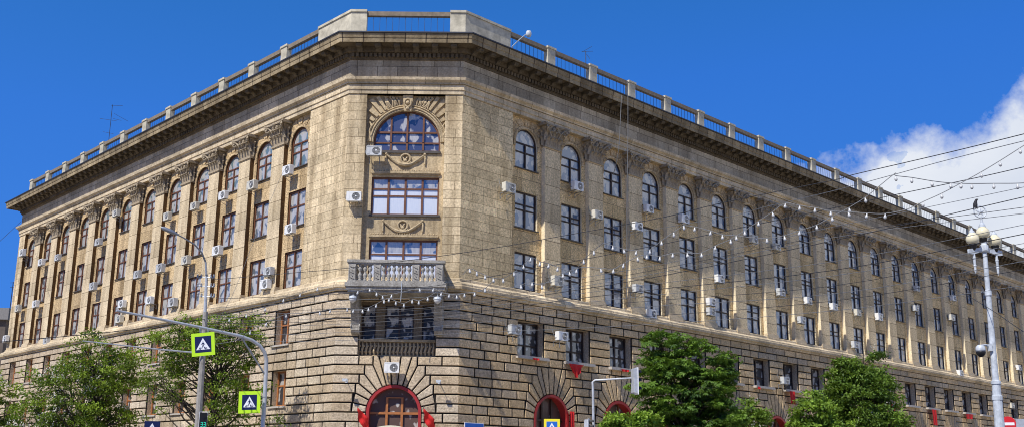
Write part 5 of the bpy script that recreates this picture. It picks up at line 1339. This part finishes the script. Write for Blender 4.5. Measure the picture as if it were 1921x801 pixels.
# ------------------------------------------------------------------ daylight, sky, camera
sun_dir = Vector((-.499, -.66, 1.0)).normalized()      # towards the sun
sd = bpy.data.lights.new('sun', 'SUN'); sd.energy = 5.0; sd.angle = R(.53); sd.color = (1, .955, .88)
so = bpy.data.objects.new('sun', sd); COL.objects.link(so); so.rotation_euler = (-sun_dir).to_track_quat('-Z', 'Y').to_euler()
wd = bpy.data.worlds.new('World'); SC.world = wd; wd.use_nodes = True; nt = wd.node_tree; nt.nodes.clear()
out = nt.nodes.new('ShaderNodeOutputWorld'); bg = nt.nodes.new('ShaderNodeBackground'); bg.inputs[1].default_value = .11
sky = nt.nodes.new('ShaderNodeTexSky'); sky.sky_type = 'NISHITA'; sky.sun_disc = False
sky.sun_elevation = math.asin(sun_dir.z); sky.sun_rotation = math.atan2(sun_dir.x, sun_dir.y)
sky.air_density = 1.0; sky.dust_density = .25; sky.ozone_density = 3.0; sky.altitude = 100
hsv = nt.nodes.new('ShaderNodeHueSaturation'); hsv.inputs['Saturation'].default_value = 1.36; hsv.inputs['Value'].default_value = 1.5; hsv.inputs['Hue'].default_value = .502
nt.links.new(sky.outputs[0], hsv.inputs['Color'])
tc = nt.nodes.new('ShaderNodeTexCoord').outputs['Generated']
def dotn(v):
    n = nt.nodes.new('ShaderNodeVectorMath'); n.operation = 'DOT_PRODUCT'; nt.links.new(tc, n.inputs[0]); n.inputs[1].default_value = v; return n.outputs['Value']
def mth(op, a, b, clamp=False):
    n = nt.nodes.new('ShaderNodeMath'); n.operation = op; n.use_clamp = clamp
    for s, v in zip(n.inputs, (a, b)):
        if isinstance(v, (int, float)): s.default_value = v
        else: nt.links.new(v, s)
    return n.outputs[0]
# a cumulus bank: everything below a tilted plane through the viewer, with a billowing edge
edge = dotn((0.3848, 0.1401, -0.9123))
bill = noise(nt, tc, 7.0, 8, .58); fine = noise(nt, tc, 22, 6, .6)
e = mth('ADD', edge, mth('MULTIPLY', mth('SUBTRACT', bill, .5), .30)); e = mth('ADD', e, mth('MULTIPLY', mth('SUBTRACT', fine, .5), .05))
mask = ramp(nt, mth('ADD', mth('MULTIPLY', e, 6.5), .5), .40, .64)
shade = noise(nt, mapping(nt, tc, (1, 1, 1.6)), 9, 6, .55)
deep = ramp(nt, mth('MULTIPLY', e, 2.2), .02, .55)
cc = mixc(nt, mth('MULTIPLY', shade, 1), (5.6, 6.2, 7.4), (8.8, 8.95, 9.1))
cc = mixc(nt, mth('MULTIPLY', ramp(nt, shade, .62, .40), .55), cc, (3.4, 4.6, 7.2))
near = ramp(nt, dotn((0.4479, 0.8551, 0.2610)), math.cos(R(42)), math.cos(R(24)))
near = mth('MAXIMUM', near, ramp(nt, dotn((.86, -.45, .25)), math.cos(R(98)), math.cos(R(62))))  # unseen cloud added to the right rear to brighten the right wing
limit = mixc(nt, ramp(nt, dotn((0, 0, 1)), .12, .50), (.50, 2.15, 7.1), (.20, 1.38, 5.5))
clear = mixc(nt, 1.0, hsv.outputs[0], limit, 'DARKEN')      # a dry, haze-free sky: no glare round the sun or white horizon
final = mixc(nt, mth('MULTIPLY', mth('MULTIPLY', mask, near), .97), clear, cc)
nt.links.new(final, bg.inputs[0]); nt.links.new(bg.outputs[0], out.inputs[0])

cd = bpy.data.cameras.new('camera'); co = bpy.data.objects.new('camera', cd); COL.objects.link(co)
SC.camera = co; cd.sensor_fit = 'HORIZONTAL'; cd.sensor_width = 36; cd.lens = 36 * 1908.8 / 1921
cd.shift_x = (960.5 - 908.06) / 1921; cd.shift_y = (438.54 - 400.5) / 1921
cd.clip_start = .1; cd.clip_end = 20000
yaw, pitch, roll = -.0138, .2334, .0156
fw = Vector((math.sin(yaw) * math.cos(pitch), math.cos(yaw) * math.cos(pitch), math.sin(pitch)))
rt = Vector((math.cos(yaw), -math.sin(yaw), 0)); up = rt.cross(fw)
r2 = rt * math.cos(roll) + up * math.sin(roll); u2 = up * math.cos(roll) - rt * math.sin(roll)
co.matrix_world = Matrix(((r2.x, u2.x, -fw.x, CAMP.x), (r2.y, u2.y, -fw.y, CAMP.y), (r2.z, u2.z, -fw.z, CAMP.z), (0, 0, 0, 1)))
SC.render.engine = 'CYCLES'
SC.view_settings.view_transform = 'Standard'; SC.view_settings.look = 'None'; SC.view_settings.exposure = 0; SC.view_settings.gamma = 1
SC.cycles.use_denoising = True; SC.cycles.filter_width = 1.0
SC.cycles.max_bounces = 6; SC.cycles.diffuse_bounces = 4; SC.cycles.glossy_bounces = 3
